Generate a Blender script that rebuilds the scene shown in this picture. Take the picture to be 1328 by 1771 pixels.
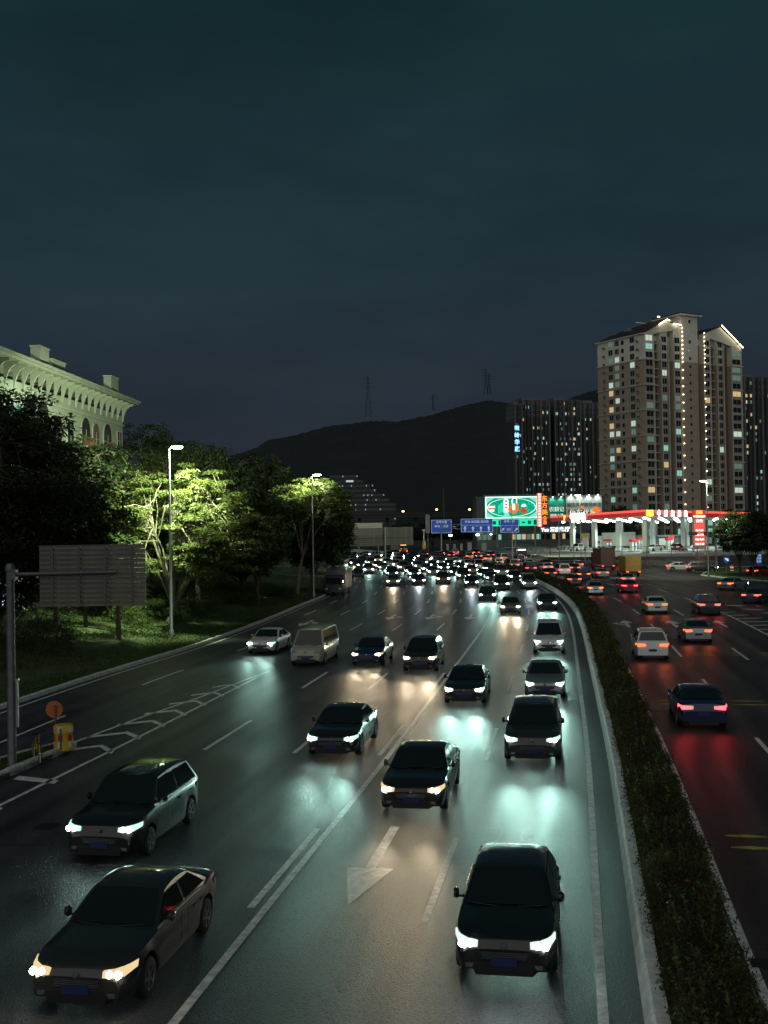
import bpy, bmesh, math, random
import numpy as np
from mathutils import Vector, Matrix

for _o in list(bpy.data.objects):
    bpy.data.objects.remove(_o, do_unlink=True)
SC = bpy.context.scene
COL = SC.collection
RNG = random.Random(7)
R_ = math.radians

# ------------------------------------------------------------------ camera
CAM_H, FPX, ICX, ICY = 7.8, 1905.0, 664.0, 885.5      # a footbridge over the road, about 39 mm lens
ROLL, PITCH = R_(0.9), math.atan(26.5 / 1905.0)
_fw = Vector((0, math.cos(PITCH), math.sin(PITCH)))
_u0 = Vector((0, -math.sin(PITCH), math.cos(PITCH)))
_rt = Vector((1, 0, 0)) * math.cos(ROLL) - _u0 * math.sin(ROLL)
_up = Vector((1, 0, 0)) * math.sin(ROLL) + _u0 * math.cos(ROLL)
cam_d = bpy.data.cameras.new('camera')
cam_d.sensor_fit = 'VERTICAL'
cam_d.sensor_height = 36.0
cam_d.lens = FPX / 1771.0 * 36.0
cam_d.clip_start, cam_d.clip_end = 0.1, 12000
cam = bpy.data.objects.new('camera', cam_d)
COL.objects.link(cam)
M4 = Matrix((_rt, _up, -_fw)).transposed().to_4x4()
M4.translation = (0, 0, CAM_H)
cam.matrix_world = M4
SC.camera = cam

def at(px, py, Y):                   # surveying helper: a sight line of the photograph taken to depth Y
    d = _fw + _rt * ((px - ICX) / FPX) - _up * ((py - ICY) / FPX)
    return Vector((0, 0, CAM_H)) + d * (Y / d.y)
def ground(px, py, z=0.0):
    d = _fw + _rt * ((px - ICX) / FPX) - _up * ((py - ICY) / FPX)
    return Vector((0, 0, CAM_H)) + d * ((z - CAM_H) / d.z)

# ------------------------------------------------------------------ sky, added fill, exposure
W = bpy.data.worlds.new('World')
SC.world = W
W.use_nodes = True
nt = W.node_tree
nt.nodes.clear()
wo = nt.nodes.new('ShaderNodeOutputWorld')
bg = nt.nodes.new('ShaderNodeBackground')
tc = nt.nodes.new('ShaderNodeTexCoord')
sep = nt.nodes.new('ShaderNodeSeparateXYZ')
ramp = nt.nodes.new('ShaderNodeValToRGB')
nz = nt.nodes.new('ShaderNodeTexNoise')
mp = nt.nodes.new('ShaderNodeMapping')
mul = nt.nodes.new('ShaderNodeMixRGB')
r2 = nt.nodes.new('ShaderNodeValToRGB')
nt.links.new(tc.outputs['Generated'], sep.inputs[0])
nt.links.new(sep.outputs['Z'], ramp.inputs[0])
E_ = ramp.color_ramp.elements
E_[0].position = 0.0; E_[0].color = (0.0200, 0.0235, 0.0345, 1)
E_[1].position = 0.47; E_[1].color = (0.0065, 0.0232, 0.0270, 1)
for p, c in ((0.09, (0.0190, 0.0255, 0.0370, 1)), (0.22, (0.0160, 0.0302, 0.0420, 1)), (0.34, (0.0108, 0.0280, 0.0355, 1))):
    e = E_.new(p); e.color = c
mp.inputs['Scale'].default_value = (1.6, 1.6, 5.0)
nt.links.new(tc.outputs['Generated'], mp.inputs[0])
nt.links.new(mp.outputs[0], nz.inputs['Vector'])
nz.inputs['Scale'].default_value = 2.2
nz.inputs['Detail'].default_value = 5.0
nz.inputs['Roughness'].default_value = 0.55
r2.color_ramp.elements[0].position = 0.30; r2.color_ramp.elements[0].color = (0.80, 0.82, 0.84, 1)
r2.color_ramp.elements[1].position = 0.72; r2.color_ramp.elements[1].color = (1.22, 1.26, 1.22, 1)
nt.links.new(nz.outputs['Fac'], r2.inputs[0])
mul.blend_type = 'MULTIPLY'; mul.inputs[0].default_value = 1.0
nt.links.new(ramp.outputs[0], mul.inputs[1])
nt.links.new(r2.outputs[0], mul.inputs[2])
nt.links.new(mul.outputs[0], bg.inputs[0])
bg.inputs[1].default_value = 1.0
nt.links.new(bg.outputs[0], wo.inputs[0])

sun_d = bpy.data.lights.new('facade_fill', 'SUN')     # added fill from behind the camera that lifts facades, simulating city glow
sun_d.energy = 0.80
sun_d.angle = R_(120)
sun_d.color = (1.0, 0.97, 0.88)
sun = bpy.data.objects.new('facade_fill', sun_d)
COL.objects.link(sun)
sun.rotation_euler = (R_(72), 0, R_(-8))
SC.view_settings.view_transform = 'Standard'
SC.view_settings.look = 'None'
SC.view_settings.exposure = 0.0
SC.view_settings.gamma = 1.0
SC.view_settings.use_curve_mapping = False
SC.render.engine = 'CYCLES'
SC.cycles.use_denoising = True
SC.cycles.use_light_tree = True
SC.cycles.max_bounces = 5
SC.cycles.diffuse_bounces = 2
SC.cycles.glossy_bounces = 3
SC.cycles.transmission_bounces = 4
SC.cycles.transparent_max_bounces = 8
SC.cycles.sample_clamp_indirect = 2.0
SC.cycles.sample_clamp_direct = 60.0
SC.cycles.caustics_reflective = False
SC.cycles.caustics_refractive = False

# ------------------------------------------------------------------ materials
MATS = {}
def mat(name, col=(.5, .5, .5), rough=.6, metal=0., em=None, es=0., spec=.5, noise=None, bump=None, trans=None, coat=0.):
    """principled material; noise=(scale, amount) varies the colour, bump=(scale, distance) gives fine relief"""
    if name in MATS:
        return MATS[name]
    m = bpy.data.materials.new(name)
    m.use_nodes = True
    t = m.node_tree
    b = t.nodes['Principled BSDF']
    b.inputs['Base Color'].default_value = (*col, 1)
    b.inputs['Roughness'].default_value = rough
    b.inputs['Metallic'].default_value = metal
    b.inputs['Specular IOR Level'].default_value = spec
    b.inputs['Coat Weight'].default_value = coat
    b.inputs['Coat Roughness'].default_value = 0.06
    if em is not None:
        b.inputs['Emission Color'].default_value = (*em, 1)
        b.inputs['Emission Strength'].default_value = es
        m.cycles.emission_sampling = 'NONE'
    if noise or bump:
        c = t.nodes.new('ShaderNodeTexCoord')
    if noise:
        n = t.nodes.new('ShaderNodeTexNoise'); n.inputs['Scale'].default_value = noise[0]
        n.inputs['Detail'].default_value = 6; n.inputs['Roughness'].default_value = .65
        t.links.new(c.outputs['Object'], n.inputs['Vector'])
        r = t.nodes.new('ShaderNodeValToRGB')
        a = noise[1]
        r.color_ramp.elements[0].position = .3; r.color_ramp.elements[1].position = .7
        r.color_ramp.elements[0].color = (*[max(0, v * (1 - a)) for v in col], 1)
        r.color_ramp.elements[1].color = (*[min(1, v * (1 + a)) for v in col], 1)
        t.links.new(n.outputs['Fac'], r.inputs[0])
        t.links.new(r.outputs[0], b.inputs['Base Color'])
    if bump:
        n2 = t.nodes.new('ShaderNodeTexNoise'); n2.inputs['Scale'].default_value = bump[0]
        n2.inputs['Detail'].default_value = 4
        t.links.new(c.outputs['Object'], n2.inputs['Vector'])
        bp = t.nodes.new('ShaderNodeBump'); bp.inputs['Distance'].default_value = bump[1]
        bp.inputs['Strength'].default_value = .8
        t.links.new(n2.outputs['Fac'], bp.inputs['Height'])
        t.links.new(bp.outputs[0], b.inputs['Normal'])
    if trans:
        tr = t.nodes.new('ShaderNodeBsdfTranslucent'); tr.inputs[0].default_value = (*trans, 1)
        ad = t.nodes.new('ShaderNodeMixShader'); ad.inputs[0].default_value = .38
        t.links.new(b.outputs[0], ad.inputs[1]); t.links.new(tr.outputs[0], ad.inputs[2])
        t.links.new(ad.outputs[0], t.nodes['Material Output'].inputs[0])
    MATS[name] = m
    return m

def emit(name, col, s, sample=False):
    if name in MATS:
        return MATS[name]
    m = bpy.data.materials.new(name); m.use_nodes = True
    t = m.node_tree; t.nodes.clear()
    o = t.nodes.new('ShaderNodeOutputMaterial'); e = t.nodes.new('ShaderNodeEmission')
    e.inputs[0].default_value = (*col, 1); e.inputs[1].default_value = s
    t.links.new(e.outputs[0], o.inputs[0])
    if not sample:
        m.cycles.emission_sampling = 'NONE'
    MATS[name] = m
    return m

def asphalt(name, base, patch, rough0, rough1):
    m = bpy.data.materials.new(name); m.use_nodes = True
    t = m.node_tree; b = t.nodes['Principled BSDF']
    c = t.nodes.new('ShaderNodeTexCoord')
    def nz(scale, detail, rgh=.6):
        n = t.nodes.new('ShaderNodeTexNoise')
        n.inputs['Scale'].default_value = scale; n.inputs['Detail'].default_value = detail; n.inputs['Roughness'].default_value = rgh
        t.links.new(c.outputs['Object'], n.inputs['Vector']); return n
    b.inputs['Specular IOR Level'].default_value = .20
    big, fine = nz(.16, 5), nz(22, 3, .8)
    vor = t.nodes.new('ShaderNodeTexVoronoi'); vor.inputs['Scale'].default_value = 34
    t.links.new(c.outputs['Object'], vor.inputs['Vector'])
    r = t.nodes.new('ShaderNodeValToRGB')
    r.color_ramp.elements[0].position = .36; r.color_ramp.elements[1].position = .66
    r.color_ramp.elements[0].color = (*base, 1); r.color_ramp.elements[1].color = (*patch, 1)
    t.links.new(big.outputs['Fac'], r.inputs[0])
    g = t.nodes.new('ShaderNodeValToRGB')              # grain: pale stones in dark bitumen
    g.color_ramp.elements[0].position = .12; g.color_ramp.elements[1].position = .9
    g.color_ramp.elements[0].color = (2.1, 2.1, 2.15, 1); g.color_ramp.elements[1].color = (.55, .55, .55, 1)
    t.links.new(vor.outputs['Distance'], g.inputs[0])
    mx = t.nodes.new('ShaderNodeMixRGB'); mx.blend_type = 'MULTIPLY'; mx.inputs[0].default_value = 1
    t.links.new(r.outputs[0], mx.inputs[1]); t.links.new(g.outputs[0], mx.inputs[2])
    # thin cracks
    cr = t.nodes.new('ShaderNodeTexVoronoi'); cr.feature = 'DISTANCE_TO_EDGE'; cr.inputs['Scale'].default_value = .11
    wv = t.nodes.new('ShaderNodeMixRGB'); wv.inputs[0].default_value = .08
    n3 = nz(.9, 5)
    t.links.new(c.outputs['Object'], wv.inputs[1]); t.links.new(n3.outputs['Color'], wv.inputs[2])
    sc_ = t.nodes.new('ShaderNodeVectorMath'); sc_.operation = 'ADD'
    s2 = t.nodes.new('ShaderNodeVectorMath'); s2.operation = 'SCALE'; s2.inputs['Scale'].default_value = 3.0
    t.links.new(n3.outputs['Color'], s2.inputs[0]); t.links.new(c.outputs['Object'], sc_.inputs[0]); t.links.new(s2.outputs[0], sc_.inputs[1])
    t.links.new(sc_.outputs[0], cr.inputs['Vector'])
    ck = t.nodes.new('ShaderNodeValToRGB')
    ck.color_ramp.elements[0].position = .0015; ck.color_ramp.elements[1].position = .004
    ck.color_ramp.elements[0].color = (.35, .35, .35, 1); ck.color_ramp.elements[1].color = (1, 1, 1, 1)
    t.links.new(cr.outputs['Distance'], ck.inputs[0])
    m2 = t.nodes.new('ShaderNodeMixRGB'); m2.blend_type = 'MULTIPLY'; m2.inputs[0].default_value = 1
    t.links.new(mx.outputs[0], m2.inputs[1]); t.links.new(ck.outputs[0], m2.inputs[2])
    uv = t.nodes.new('ShaderNodeUVMap'); uv.uv_map = 'lane'
    su = t.nodes.new('ShaderNodeSeparateXYZ'); t.links.new(uv.outputs[0], su.inputs[0])
    def mth(op, a_, b_=None):
        n_ = t.nodes.new('ShaderNodeMath'); n_.operation = op
        for k_, v_ in enumerate((a_, b_)):
            if v_ is None: continue
            if isinstance(v_, (int, float)): n_.inputs[k_].default_value = v_
            else: t.links.new(v_, n_.inputs[k_])
        return n_.outputs[0]
    ph = mth('MULTIPLY', su.outputs[0], 2 * math.pi / 3.35)
    track = mth('MULTIPLY', mth('COSINE', mth('MULTIPLY', ph, 2.0)), .5)       # wheel tracks, two to a lane
    oil = mth('POWER', mth('ABSOLUTE', mth('SINE', mth('MULTIPLY', ph, .5))), 6.0)    # oil line along the lane centre
    wn = t.nodes.new('ShaderNodeTexNoise'); wn.inputs['Scale'].default_value = 1.0; wn.inputs['Detail'].default_value = 5
    wm = t.nodes.new('ShaderNodeMapping'); wm.inputs['Scale'].default_value = (1.1, .05, 1)
    t.links.new(uv.outputs[0], wm.inputs[0]); t.links.new(wm.outputs[0], wn.inputs['Vector'])
    wear = mth('ADD', mth('ADD', 1.0, mth('MULTIPLY', track, -.34)), mth('ADD', mth('MULTIPLY', oil, -.30), mth('MULTIPLY', mth('SUBTRACT', wn.outputs['Fac'], .5), 1.1)))
    wc = t.nodes.new('ShaderNodeVectorMath'); wc.operation = 'SCALE'
    t.links.new(m2.outputs[0], wc.inputs[0]); t.links.new(wear, wc.inputs['Scale'])
    t.links.new(wc.outputs[0], b.inputs['Base Color'])
    rr = t.nodes.new('ShaderNodeMapRange')
    rr.inputs['To Min'].default_value = rough0; rr.inputs['To Max'].default_value = rough1
    t.links.new(big.outputs['Fac'], rr.inputs[0])
    t.links.new(mth('SUBTRACT', rr.outputs[0], mth('MULTIPLY', mth('SUBTRACT', wn.outputs['Fac'], .5), .25)), b.inputs['Roughness'])
    bp = t.nodes.new('ShaderNodeBump'); bp.inputs['Distance'].default_value = .012; bp.inputs['Strength'].default_value = .55
    ad = t.nodes.new('ShaderNodeMath'); ad.operation = 'SUBTRACT'
    t.links.new(fine.outputs['Fac'], ad.inputs[0]); t.links.new(vor.outputs['Distance'], ad.inputs[1])
    t.links.new(ad.outputs[0], bp.inputs['Height']); t.links.new(bp.outputs[0], b.inputs['Normal'])
    MATS[name] = m
    return m

# ------------------------------------------------------------------ mesh building
class MB:
    def __init__(s):
        s.v, s.f, s.m, s.mats = [], [], [], []
    def mi(s, m):
        if m not in s.mats:
            s.mats.append(m)
        return s.mats.index(m)
    def poly(s, pts, m):
        n = len(s.v); s.v += [tuple(p) for p in pts]; s.f.append(tuple(range(n, n + len(pts)))); s.m.append(s.mi(m)); return s
    def box(s, c, d, m, rz=0., taper=1.):
        hx, hy, hz = d[0] / 2, d[1] / 2, d[2] / 2
        ca, sa = math.cos(rz), math.sin(rz)
        n = len(s.v)
        for z in (-hz, hz):
            k = taper if z > 0 else 1
            for x, y in ((-hx, -hy), (hx, -hy), (hx, hy), (-hx, hy)):
                x *= k; y *= k
                s.v.append((c[0] + x * ca - y * sa, c[1] + x * sa + y * ca, c[2] + z))
        i = s.mi(m)
        for q in ((3, 2, 1, 0), (4, 5, 6, 7), (0, 1, 5, 4), (1, 2, 6, 5), (2, 3, 7, 6), (3, 0, 4, 7)):
            s.f.append(tuple(n + a for a in q)); s.m.append(i)
        return s
    def prism(s, poly, z0, z1, m, cap=True):          # poly: ccw list of (x, y)
        n = len(s.v); k = len(poly); i = s.mi(m)
        s.v += [(x, y, z0) for x, y in poly] + [(x, y, z1) for x, y in poly]
        for a in range(k):
            b = (a + 1) % k
            s.f.append((n + a, n + b, n + k + b, n + k + a)); s.m.append(i)
        if cap:
            s.f.append(tuple(n + k + a for a in range(k))); s.m.append(i)
            s.f.append(tuple(n + a for a in reversed(range(k)))); s.m.append(i)
        return s
    def slab(s, o, ux, uy, un, poly, d0, d1, m):      # polygon in the plane (ux, uy), extruded along un from d0 to d1
        o, ux, uy, un = Vector(o), Vector(ux), Vector(uy), Vector(un)
        n = len(s.v); k = len(poly); i = s.mi(m)
        for d in (d0, d1):
            s.v += [tuple(o + ux * x + uy * y + un * d) for x, y in poly]
        for a in range(k):
            b = (a + 1) % k
            s.f.append((n + a, n + b, n + k + b, n + k + a)); s.m.append(i)
        s.f.append(tuple(n + k + a for a in range(k))); s.m.append(i)
        s.f.append(tuple(n + a for a in reversed(range(k)))); s.m.append(i)
        return s
    def tube(s, pts, rad, m, seg=8, cap=True):
        pts = [Vector(p) for p in pts]
        rad = rad if isinstance(rad, (list, tuple)) else [rad] * len(pts)
        n0 = len(s.v); i = s.mi(m)
        for k, p in enumerate(pts):
            d = (pts[min(k + 1, len(pts) - 1)] - pts[max(k - 1, 0)])
            d = d.normalized() if d.length > 1e-9 else Vector((0, 0, 1))
            a = Vector((0, 0, 1)) if abs(d.z) < .9 else Vector((1, 0, 0))
            u = d.cross(a).normalized(); w = d.cross(u)
            for j in range(seg):
                t = 2 * math.pi * j / seg
                s.v.append(tuple(p + (u * math.cos(t) + w * math.sin(t)) * rad[k]))
        for k in range(len(pts) - 1):
            for j in range(seg):
                j2 = (j + 1) % seg
                s.f.append((n0 + k * seg + j, n0 + (k + 1) * seg + j, n0 + (k + 1) * seg + j2, n0 + k * seg + j2)); s.m.append(i)
        if cap:
            s.f.append(tuple(n0 + j for j in range(seg))); s.m.append(i)
            e = n0 + (len(pts) - 1) * seg
            s.f.append(tuple(e + j for j in reversed(range(seg)))); s.m.append(i)
        return s
    def lathe(s, prof, c, m, axis='z', seg=20):       # prof: (radius, along)
        n0 = len(s.v); i = s.mi(m)
        for r, h in prof:
            for j in range(seg):
                t = 2 * math.pi * j / seg
                x, y = r * math.cos(t), r * math.sin(t)
                p = (x, y, h) if axis == 'z' else ((h, x, y) if axis == 'x' else (y, h, x))
                s.v.append((c[0] + p[0], c[1] + p[1], c[2] + p[2]))
        for k in range(len(prof) - 1):
            for j in range(seg):
                j2 = (j + 1) % seg
                s.f.append((n0 + k * seg + j, n0 + k * seg + j2, n0 + (k + 1) * seg + j2, n0 + (k + 1) * seg + j)); s.m.append(i)
        for k, rev in ((0, True), (len(prof) - 1, False)):
            if prof[k][0] > 1e-6:
                q = [n0 + k * seg + j for j in range(seg)]
                s.f.append(tuple(reversed(q) if rev else q)); s.m.append(i)
        return s
    def mesh(s, name, smooth=None):
        me = bpy.data.meshes.new(name)
        me.from_pydata(s.v, [], s.f)
        for m in s.mats:
            me.materials.append(m)
        me.polygons.foreach_set('material_index', s.m)
        if smooth:
            me.polygons.foreach_set('use_smooth', [True] * len(me.polygons))
            me.update()
            me.set_sharp_from_angle(angle=R_(smooth))
        me.update()
        return me
    def build(s, name, parent=None, smooth=None):
        return link(name, s.mesh(name, smooth), parent)

def link(name, me, parent=None):
    o = bpy.data.objects.new(name, me)
    COL.objects.link(o)
    if parent is not None:
        o.parent = parent
    return o
def empty(name, loc=(0, 0, 0), rz=0.):
    o = bpy.data.objects.new(name, None); COL.objects.link(o)
    o.location = loc; o.rotation_euler = (0, 0, rz); o.empty_display_size = .2
    return o
def tag(o, label=None, cat=None, group=None, kind=None):
    if label: o['label'] = label
    if cat: o['category'] = cat
    if group: o['group'] = group
    if kind: o['kind'] = kind
    return o
def thing(name, label, cat, loc=(0, 0, 0), rz=0., group=None):
    return tag(empty(name, loc, rz), label, cat, group)
def copy_tree(o, parent=None):
    c = o.copy(); COL.objects.link(c); c.parent = parent
    for ch in list(o.children):
        copy_tree(ch, c)
    return c
def spot(name, parent, loc, direction, power, size, col, radius=.08, blend=.5):
    d = bpy.data.lights.new(name, 'SPOT'); d.energy = power; d.spot_size = size; d.spot_blend = blend
    d.color = col; d.shadow_soft_size = radius
    o = bpy.data.objects.new(name, d); COL.objects.link(o); o.parent = parent
    o.location = loc
    o.rotation_euler = Vector(direction).to_track_quat('-Z', 'Y').to_euler()
    return o
_TXT = {}
def text_mesh(body, m, size=1., depth=.02, bold=.0):
    """lettering as a mesh in the XZ plane, facing -Y, centred"""
    k = (body, m.name, size, depth, bold)
    if k in _TXT:
        return _TXT[k]
    cu = bpy.data.curves.new('lettering', 'FONT')
    cu.body = body; cu.size = size; cu.extrude = depth; cu.offset = bold; cu.resolution_u = 2
    cu.align_x = 'CENTER'; cu.align_y = 'CENTER'
    o = bpy.data.objects.new('lettering', cu); COL.objects.link(o)
    dg = bpy.context.evaluated_depsgraph_get(); dg.update()
    me = bpy.data.meshes.new_from_object(o.evaluated_get(dg))
    bpy.data.objects.remove(o)
    me.transform(Matrix.Rotation(R_(90), 4, 'X'))
    me.materials.clear(); me.materials.append(m)
    _TXT[k] = me
    return me
def lettering(body, m, parent, loc, size, rz=0., depth=.02, bold=.0, name='lettering'):
    o = link(name, text_mesh(body, m, size, depth, bold), parent)
    o.location = loc; o.rotation_euler = (0, 0, rz)
    return o
# ------------------------------------------------------------------ the road's line
ASPH = asphalt('asphalt', (.028, .031, .038), (.050, .053, .062), .37, .54)
ASPH2 = asphalt('side_asphalt', (.028, .028, .031), (.046, .046, .047), .38, .55)
M_LINE = mat('road_paint', (.74, .75, .73), .46, spec=.28, noise=(4.5, .5), bump=(30, .004))
M_YEL = mat('yellow_paint', (.50, .36, .06), .55, noise=(2.0, .5))
M_KERB = mat('kerb_concrete', (.80, .84, .82), .75, noise=(1.6, .38), bump=(25, .01))
M_KERB2 = mat('kerb_stone', (.50, .53, .53), .8, noise=(2.0, .35), bump=(25, .01))
M_CONC = mat('concrete', (.32, .32, .31), .85, noise=(.6, .25), bump=(20, .01))
M_SOIL = mat('soil', (.07, .052, .035), .95, noise=(4, .4), bump=(12, .03))
M_GRASSBASE = mat('turf', (.040, .062, .018), .95, noise=(1.4, .5), bump=(18, .04))

class Path:
    def __init__(s, knots, smooth=7):
        k = np.array(knots, float)
        ys = np.arange(k[0, 1], k[-1, 1], .5)
        # cubic hermite through the knots
        sl = np.gradient(k[:, 0], k[:, 1])
        i = np.clip(np.searchsorted(k[:, 1], ys, side='right') - 1, 0, len(k) - 2)
        h = k[i + 1, 1] - k[i, 1]; t = (ys - k[i, 1]) / h
        xs = ((2 * t**3 - 3 * t**2 + 1) * k[i, 0] + (t**3 - 2 * t**2 + t) * h * sl[i]
              + (-2 * t**3 + 3 * t**2) * k[i + 1, 0] + (t**3 - t**2) * h * sl[i + 1])
        if smooth:
            w = 2 * smooth + 1
            xp = np.concatenate([xs[0] + (np.arange(-smooth, 0)) * (xs[1] - xs[0]), xs, xs[-1] + (np.arange(1, smooth + 1)) * (xs[-1] - xs[-2])])
            xs = np.convolve(xp, np.ones(w) / w, 'valid')
        p = np.stack([xs, ys], 1)
        d = np.gradient(p, axis=0); L = np.hypot(d[:, 0], d[:, 1])
        s.p, s.t = p, d / L[:, None]
        s.s = np.concatenate([[0], np.cumsum(np.hypot(*np.diff(p, axis=0).T))])
        s.len = s.s[-1]
    def sy(s, y):
        return float(np.interp(y, s.p[:, 1], s.s))
    def at(s, a, off=0.):                            # off > 0: right of the direction of increasing y
        x = np.interp(a, s.s, s.p[:, 0]); y = np.interp(a, s.s, s.p[:, 1])
        tx = np.interp(a, s.s, s.t[:, 0]); ty = np.interp(a, s.s, s.t[:, 1])
        return x + ty * off, y - tx * off
    def ang(s, a):
        return math.atan2(-float(np.interp(a, s.s, s.t[:, 0])), float(np.interp(a, s.s, s.t[:, 1])))

BASE = Path([(-4.0, -8), (-2.1, 5), (-.5, 15), (.7, 22), (1.75, 28), (3.25, 36.7), (5.65, 51.6), (8.05, 66.6), (10.45, 81.8), (12.65, 97.3),
             (14.4, 113.2), (15.6, 130), (16.3, 147.5), (16.4, 160), (16.0, 178), (14.4, 205), (11.0, 235), (6.2, 264), (-3.0, 309), (-16, 360), (-34, 420), (-55, 480)])
LK = Path([(-25, -8), (-23.2, 5), (-21, 20), (-18.6, 37), (-17.1, 48.8), (-15.3, 60.4), (-13.2, 71), (-10.6, 89.4), (-8.2, 113.7), (-6.9, 126), (-6.0, 145), (-5.8, 165), (-6.6, 190),
           (-9, 215), (-14, 245), (-22, 280), (-36, 325), (-56, 380), (-80, 440)])
def lane_w(y):
    return 3.35
OFF = {'wall': 3.98, 'edge': 3.36, 'd12': 0., 'solid': -3.35, 'd34': -6.7, 'd45': -10.05, 'd56': -13.4, 'd67': -16.75, 'medr': 5.80, 'r1': 9.4, 'r2': 12.9, 'r3': 16.5}

def ribbon(mb, path, y0, y1, o0, o1, z, m, step=1.5):
    s0, s1 = path.sy(y0), path.sy(y1)
    n = max(1, int((s1 - s0) / step))
    k = len(mb.v); i = mb.mi(m)
    for q in range(n + 1):
        a = s0 + (s1 - s0) * q / n
        for o in (o0, o1):
            x, y = path.at(a, o(y) if callable(o) else o)
            mb.v.append((x, y, z))
    for q in range(n):
        mb.f.append((k + 2 * q, k + 2 * q + 1, k + 2 * q + 3, k + 2 * q + 2)); mb.m.append(i)

# ------------------------------------------------------------------ ground, roads
mb = MB()
g = 9000
mb.poly([(-g, -200, -.35), (g, -200, -.35), (g, g, -.35), (-g, g, -.35)], mat('ground_soil', (.045, .045, .040), .95, noise=(.02, .4)))
tag(mb.build('ground'), kind='structure')

mb = MB()                                            # oncoming carriageway with the merging service road
N = 260
k0 = len(mb.v); i0 = mb.mi(ASPH)
for q in range(N + 1):
    y = -6 + (440 + 6) * q / N
    bx, by = BASE.at(BASE.sy(y), OFF['wall'] + .02)
    lx, ly = LK.at(LK.sy(min(y, 438)), 0.)
    for t in np.linspace(0, 1, 7):
        mb.v.append((lx + (bx - lx) * t, ly + (by - ly) * t, 0.))
for q in range(N):
    for t in range(6):
        a = k0 + q * 7 + t
        mb.f.append((a, a + 1, a + 8, a + 7)); mb.m.append(i0)
ROAD = tag(mb.build('road'), kind='structure')
def lane_uv(me):
    u = me.uv_layers.new(name='lane'); co = np.empty(len(me.vertices) * 3, np.float32); me.vertices.foreach_get('co', co); co = co.reshape(-1, 3)
    bx_ = np.interp(co[:, 1], BASE.p[:, 1], BASE.p[:, 0]); bs_ = np.interp(co[:, 1], BASE.p[:, 1], BASE.s); ty_ = np.interp(co[:, 1], BASE.p[:, 1], BASE.t[:, 1])
    w = np.stack([(co[:, 0] - bx_) * ty_, bs_], 1)
    li = np.empty(len(me.loops), np.int32); me.loops.foreach_get('vertex_index', li)
    u.data.foreach_set('uv', w[li].ravel().astype(np.float32))
lane_uv(ROAD.data)

mb = MB()                                            # outgoing carriageway, opening into the filling station's approach
k0 = 0; i0 = mb.mi(ASPH2)
for q in range(N + 1):
    y = -6 + (440 + 6) * q / N
    ax, ay = BASE.at(BASE.sy(y), OFF['medr'] - .02)
    wide = 17 + 95 * min(1, max(0, (y - 60) / 120)) ** 1.1
    for t in np.linspace(0, 1, 9):
        mb.v.append((ax + wide * t, ay, -.002))
for q in range(N):
    for t in range(8):
        a = q * 9 + t
        mb.f.append((a, a + 1, a + 10, a + 9)); mb.m.append(i0)
ROAD2 = tag(mb.build('road'), kind='structure')
lane_uv(ROAD2.data)

# ------------------------------------------------------------------ painted markings
def strip_obj(name, path, y0, y1, off, w, z, m, parent, step=1.5):
    b = MB(); ribbon(b, path, y0, y1, off - w / 2, off + w / 2, z, m, step)
    return b.build(name, parent)
ZL = .004
strip_obj('edge_line', BASE, 8, 300, OFF['edge'], .17, ZL, M_LINE, ROAD)
strip_obj('solid_line', BASE, 8, 106, OFF['solid'], .17, ZL, M_LINE, ROAD)
strip_obj('edge_line', BASE, 8, 300, OFF['medr'] + .20, .17, ZL, M_LINE, ROAD2)
strip_obj('edge_line', LK, 8, 300, .45, .13, ZL, M_LINE, ROAD)
def dashes(path, off, ys, parent, m=M_LINE, w=.16, L=6.):
    for y in ys:
        s0 = path.sy(y)
        b = MB()
        n = 4; i = b.mi(m)
        for q in range(n + 1):
            for o in (off - w / 2, off + w / 2):
                x, yy = path.at(s0 + L * q / n, o); b.v.append((x, yy, ZL))
        for q in range(n):
            b.f.append((2 * q, 2 * q + 1, 2 * q + 3, 2 * q + 2)); b.m.append(i)
        b.build('lane_dash', parent)
yy0 = [21.8 + 14.83 * k for k in range(-1, 17)]
dashes(BASE, OFF['d12'], yy0, ROAD)
dashes(BASE, OFF['solid'] - .32, [22.2, 37.2, 52.2], ROAD, L=6)
dashes(BASE, OFF['solid'], [111.8 + 14.9 * k for k in range(8)], ROAD)
dashes(BASE, OFF['d34'], [37.3, 52.1] + [67 + 14.9 * k for k in range(11)], ROAD)
dashes(BASE, OFF['d45'], [37.6, 52.4] + [66.7 + 15 * k for k in range(11)], ROAD)
dashes(BASE, OFF['d56'], [66.8 + 15 * k for k in range(10)], ROAD)
dashes(BASE, OFF['d67'], [66.8 + 15 * k for k in range(10)], ROAD)
dashes(BASE, OFF['d67'] - 3.3, [96.8 + 15 * k for k in range(7)], ROAD)
dashes(LK, 3.6, [26.5, 41.5, 56.5, 71.5], ROAD, w=.13)
dashes(BASE, OFF['r1'], [20.4 + 15.05 * k for k in range(0, 15)], ROAD2)
dashes(BASE, OFF['r2'], [34.2 + 15.05 * k for k in range(0, 14)], ROAD2)
dashes(BASE, OFF['r3'], [110 + 15.05 * k for k in range(0, 6)], ROAD2)
strip_obj('solid_line', BASE, 40, 103, OFF['r3'], .16, ZL, M_LINE, ROAD2)

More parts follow.
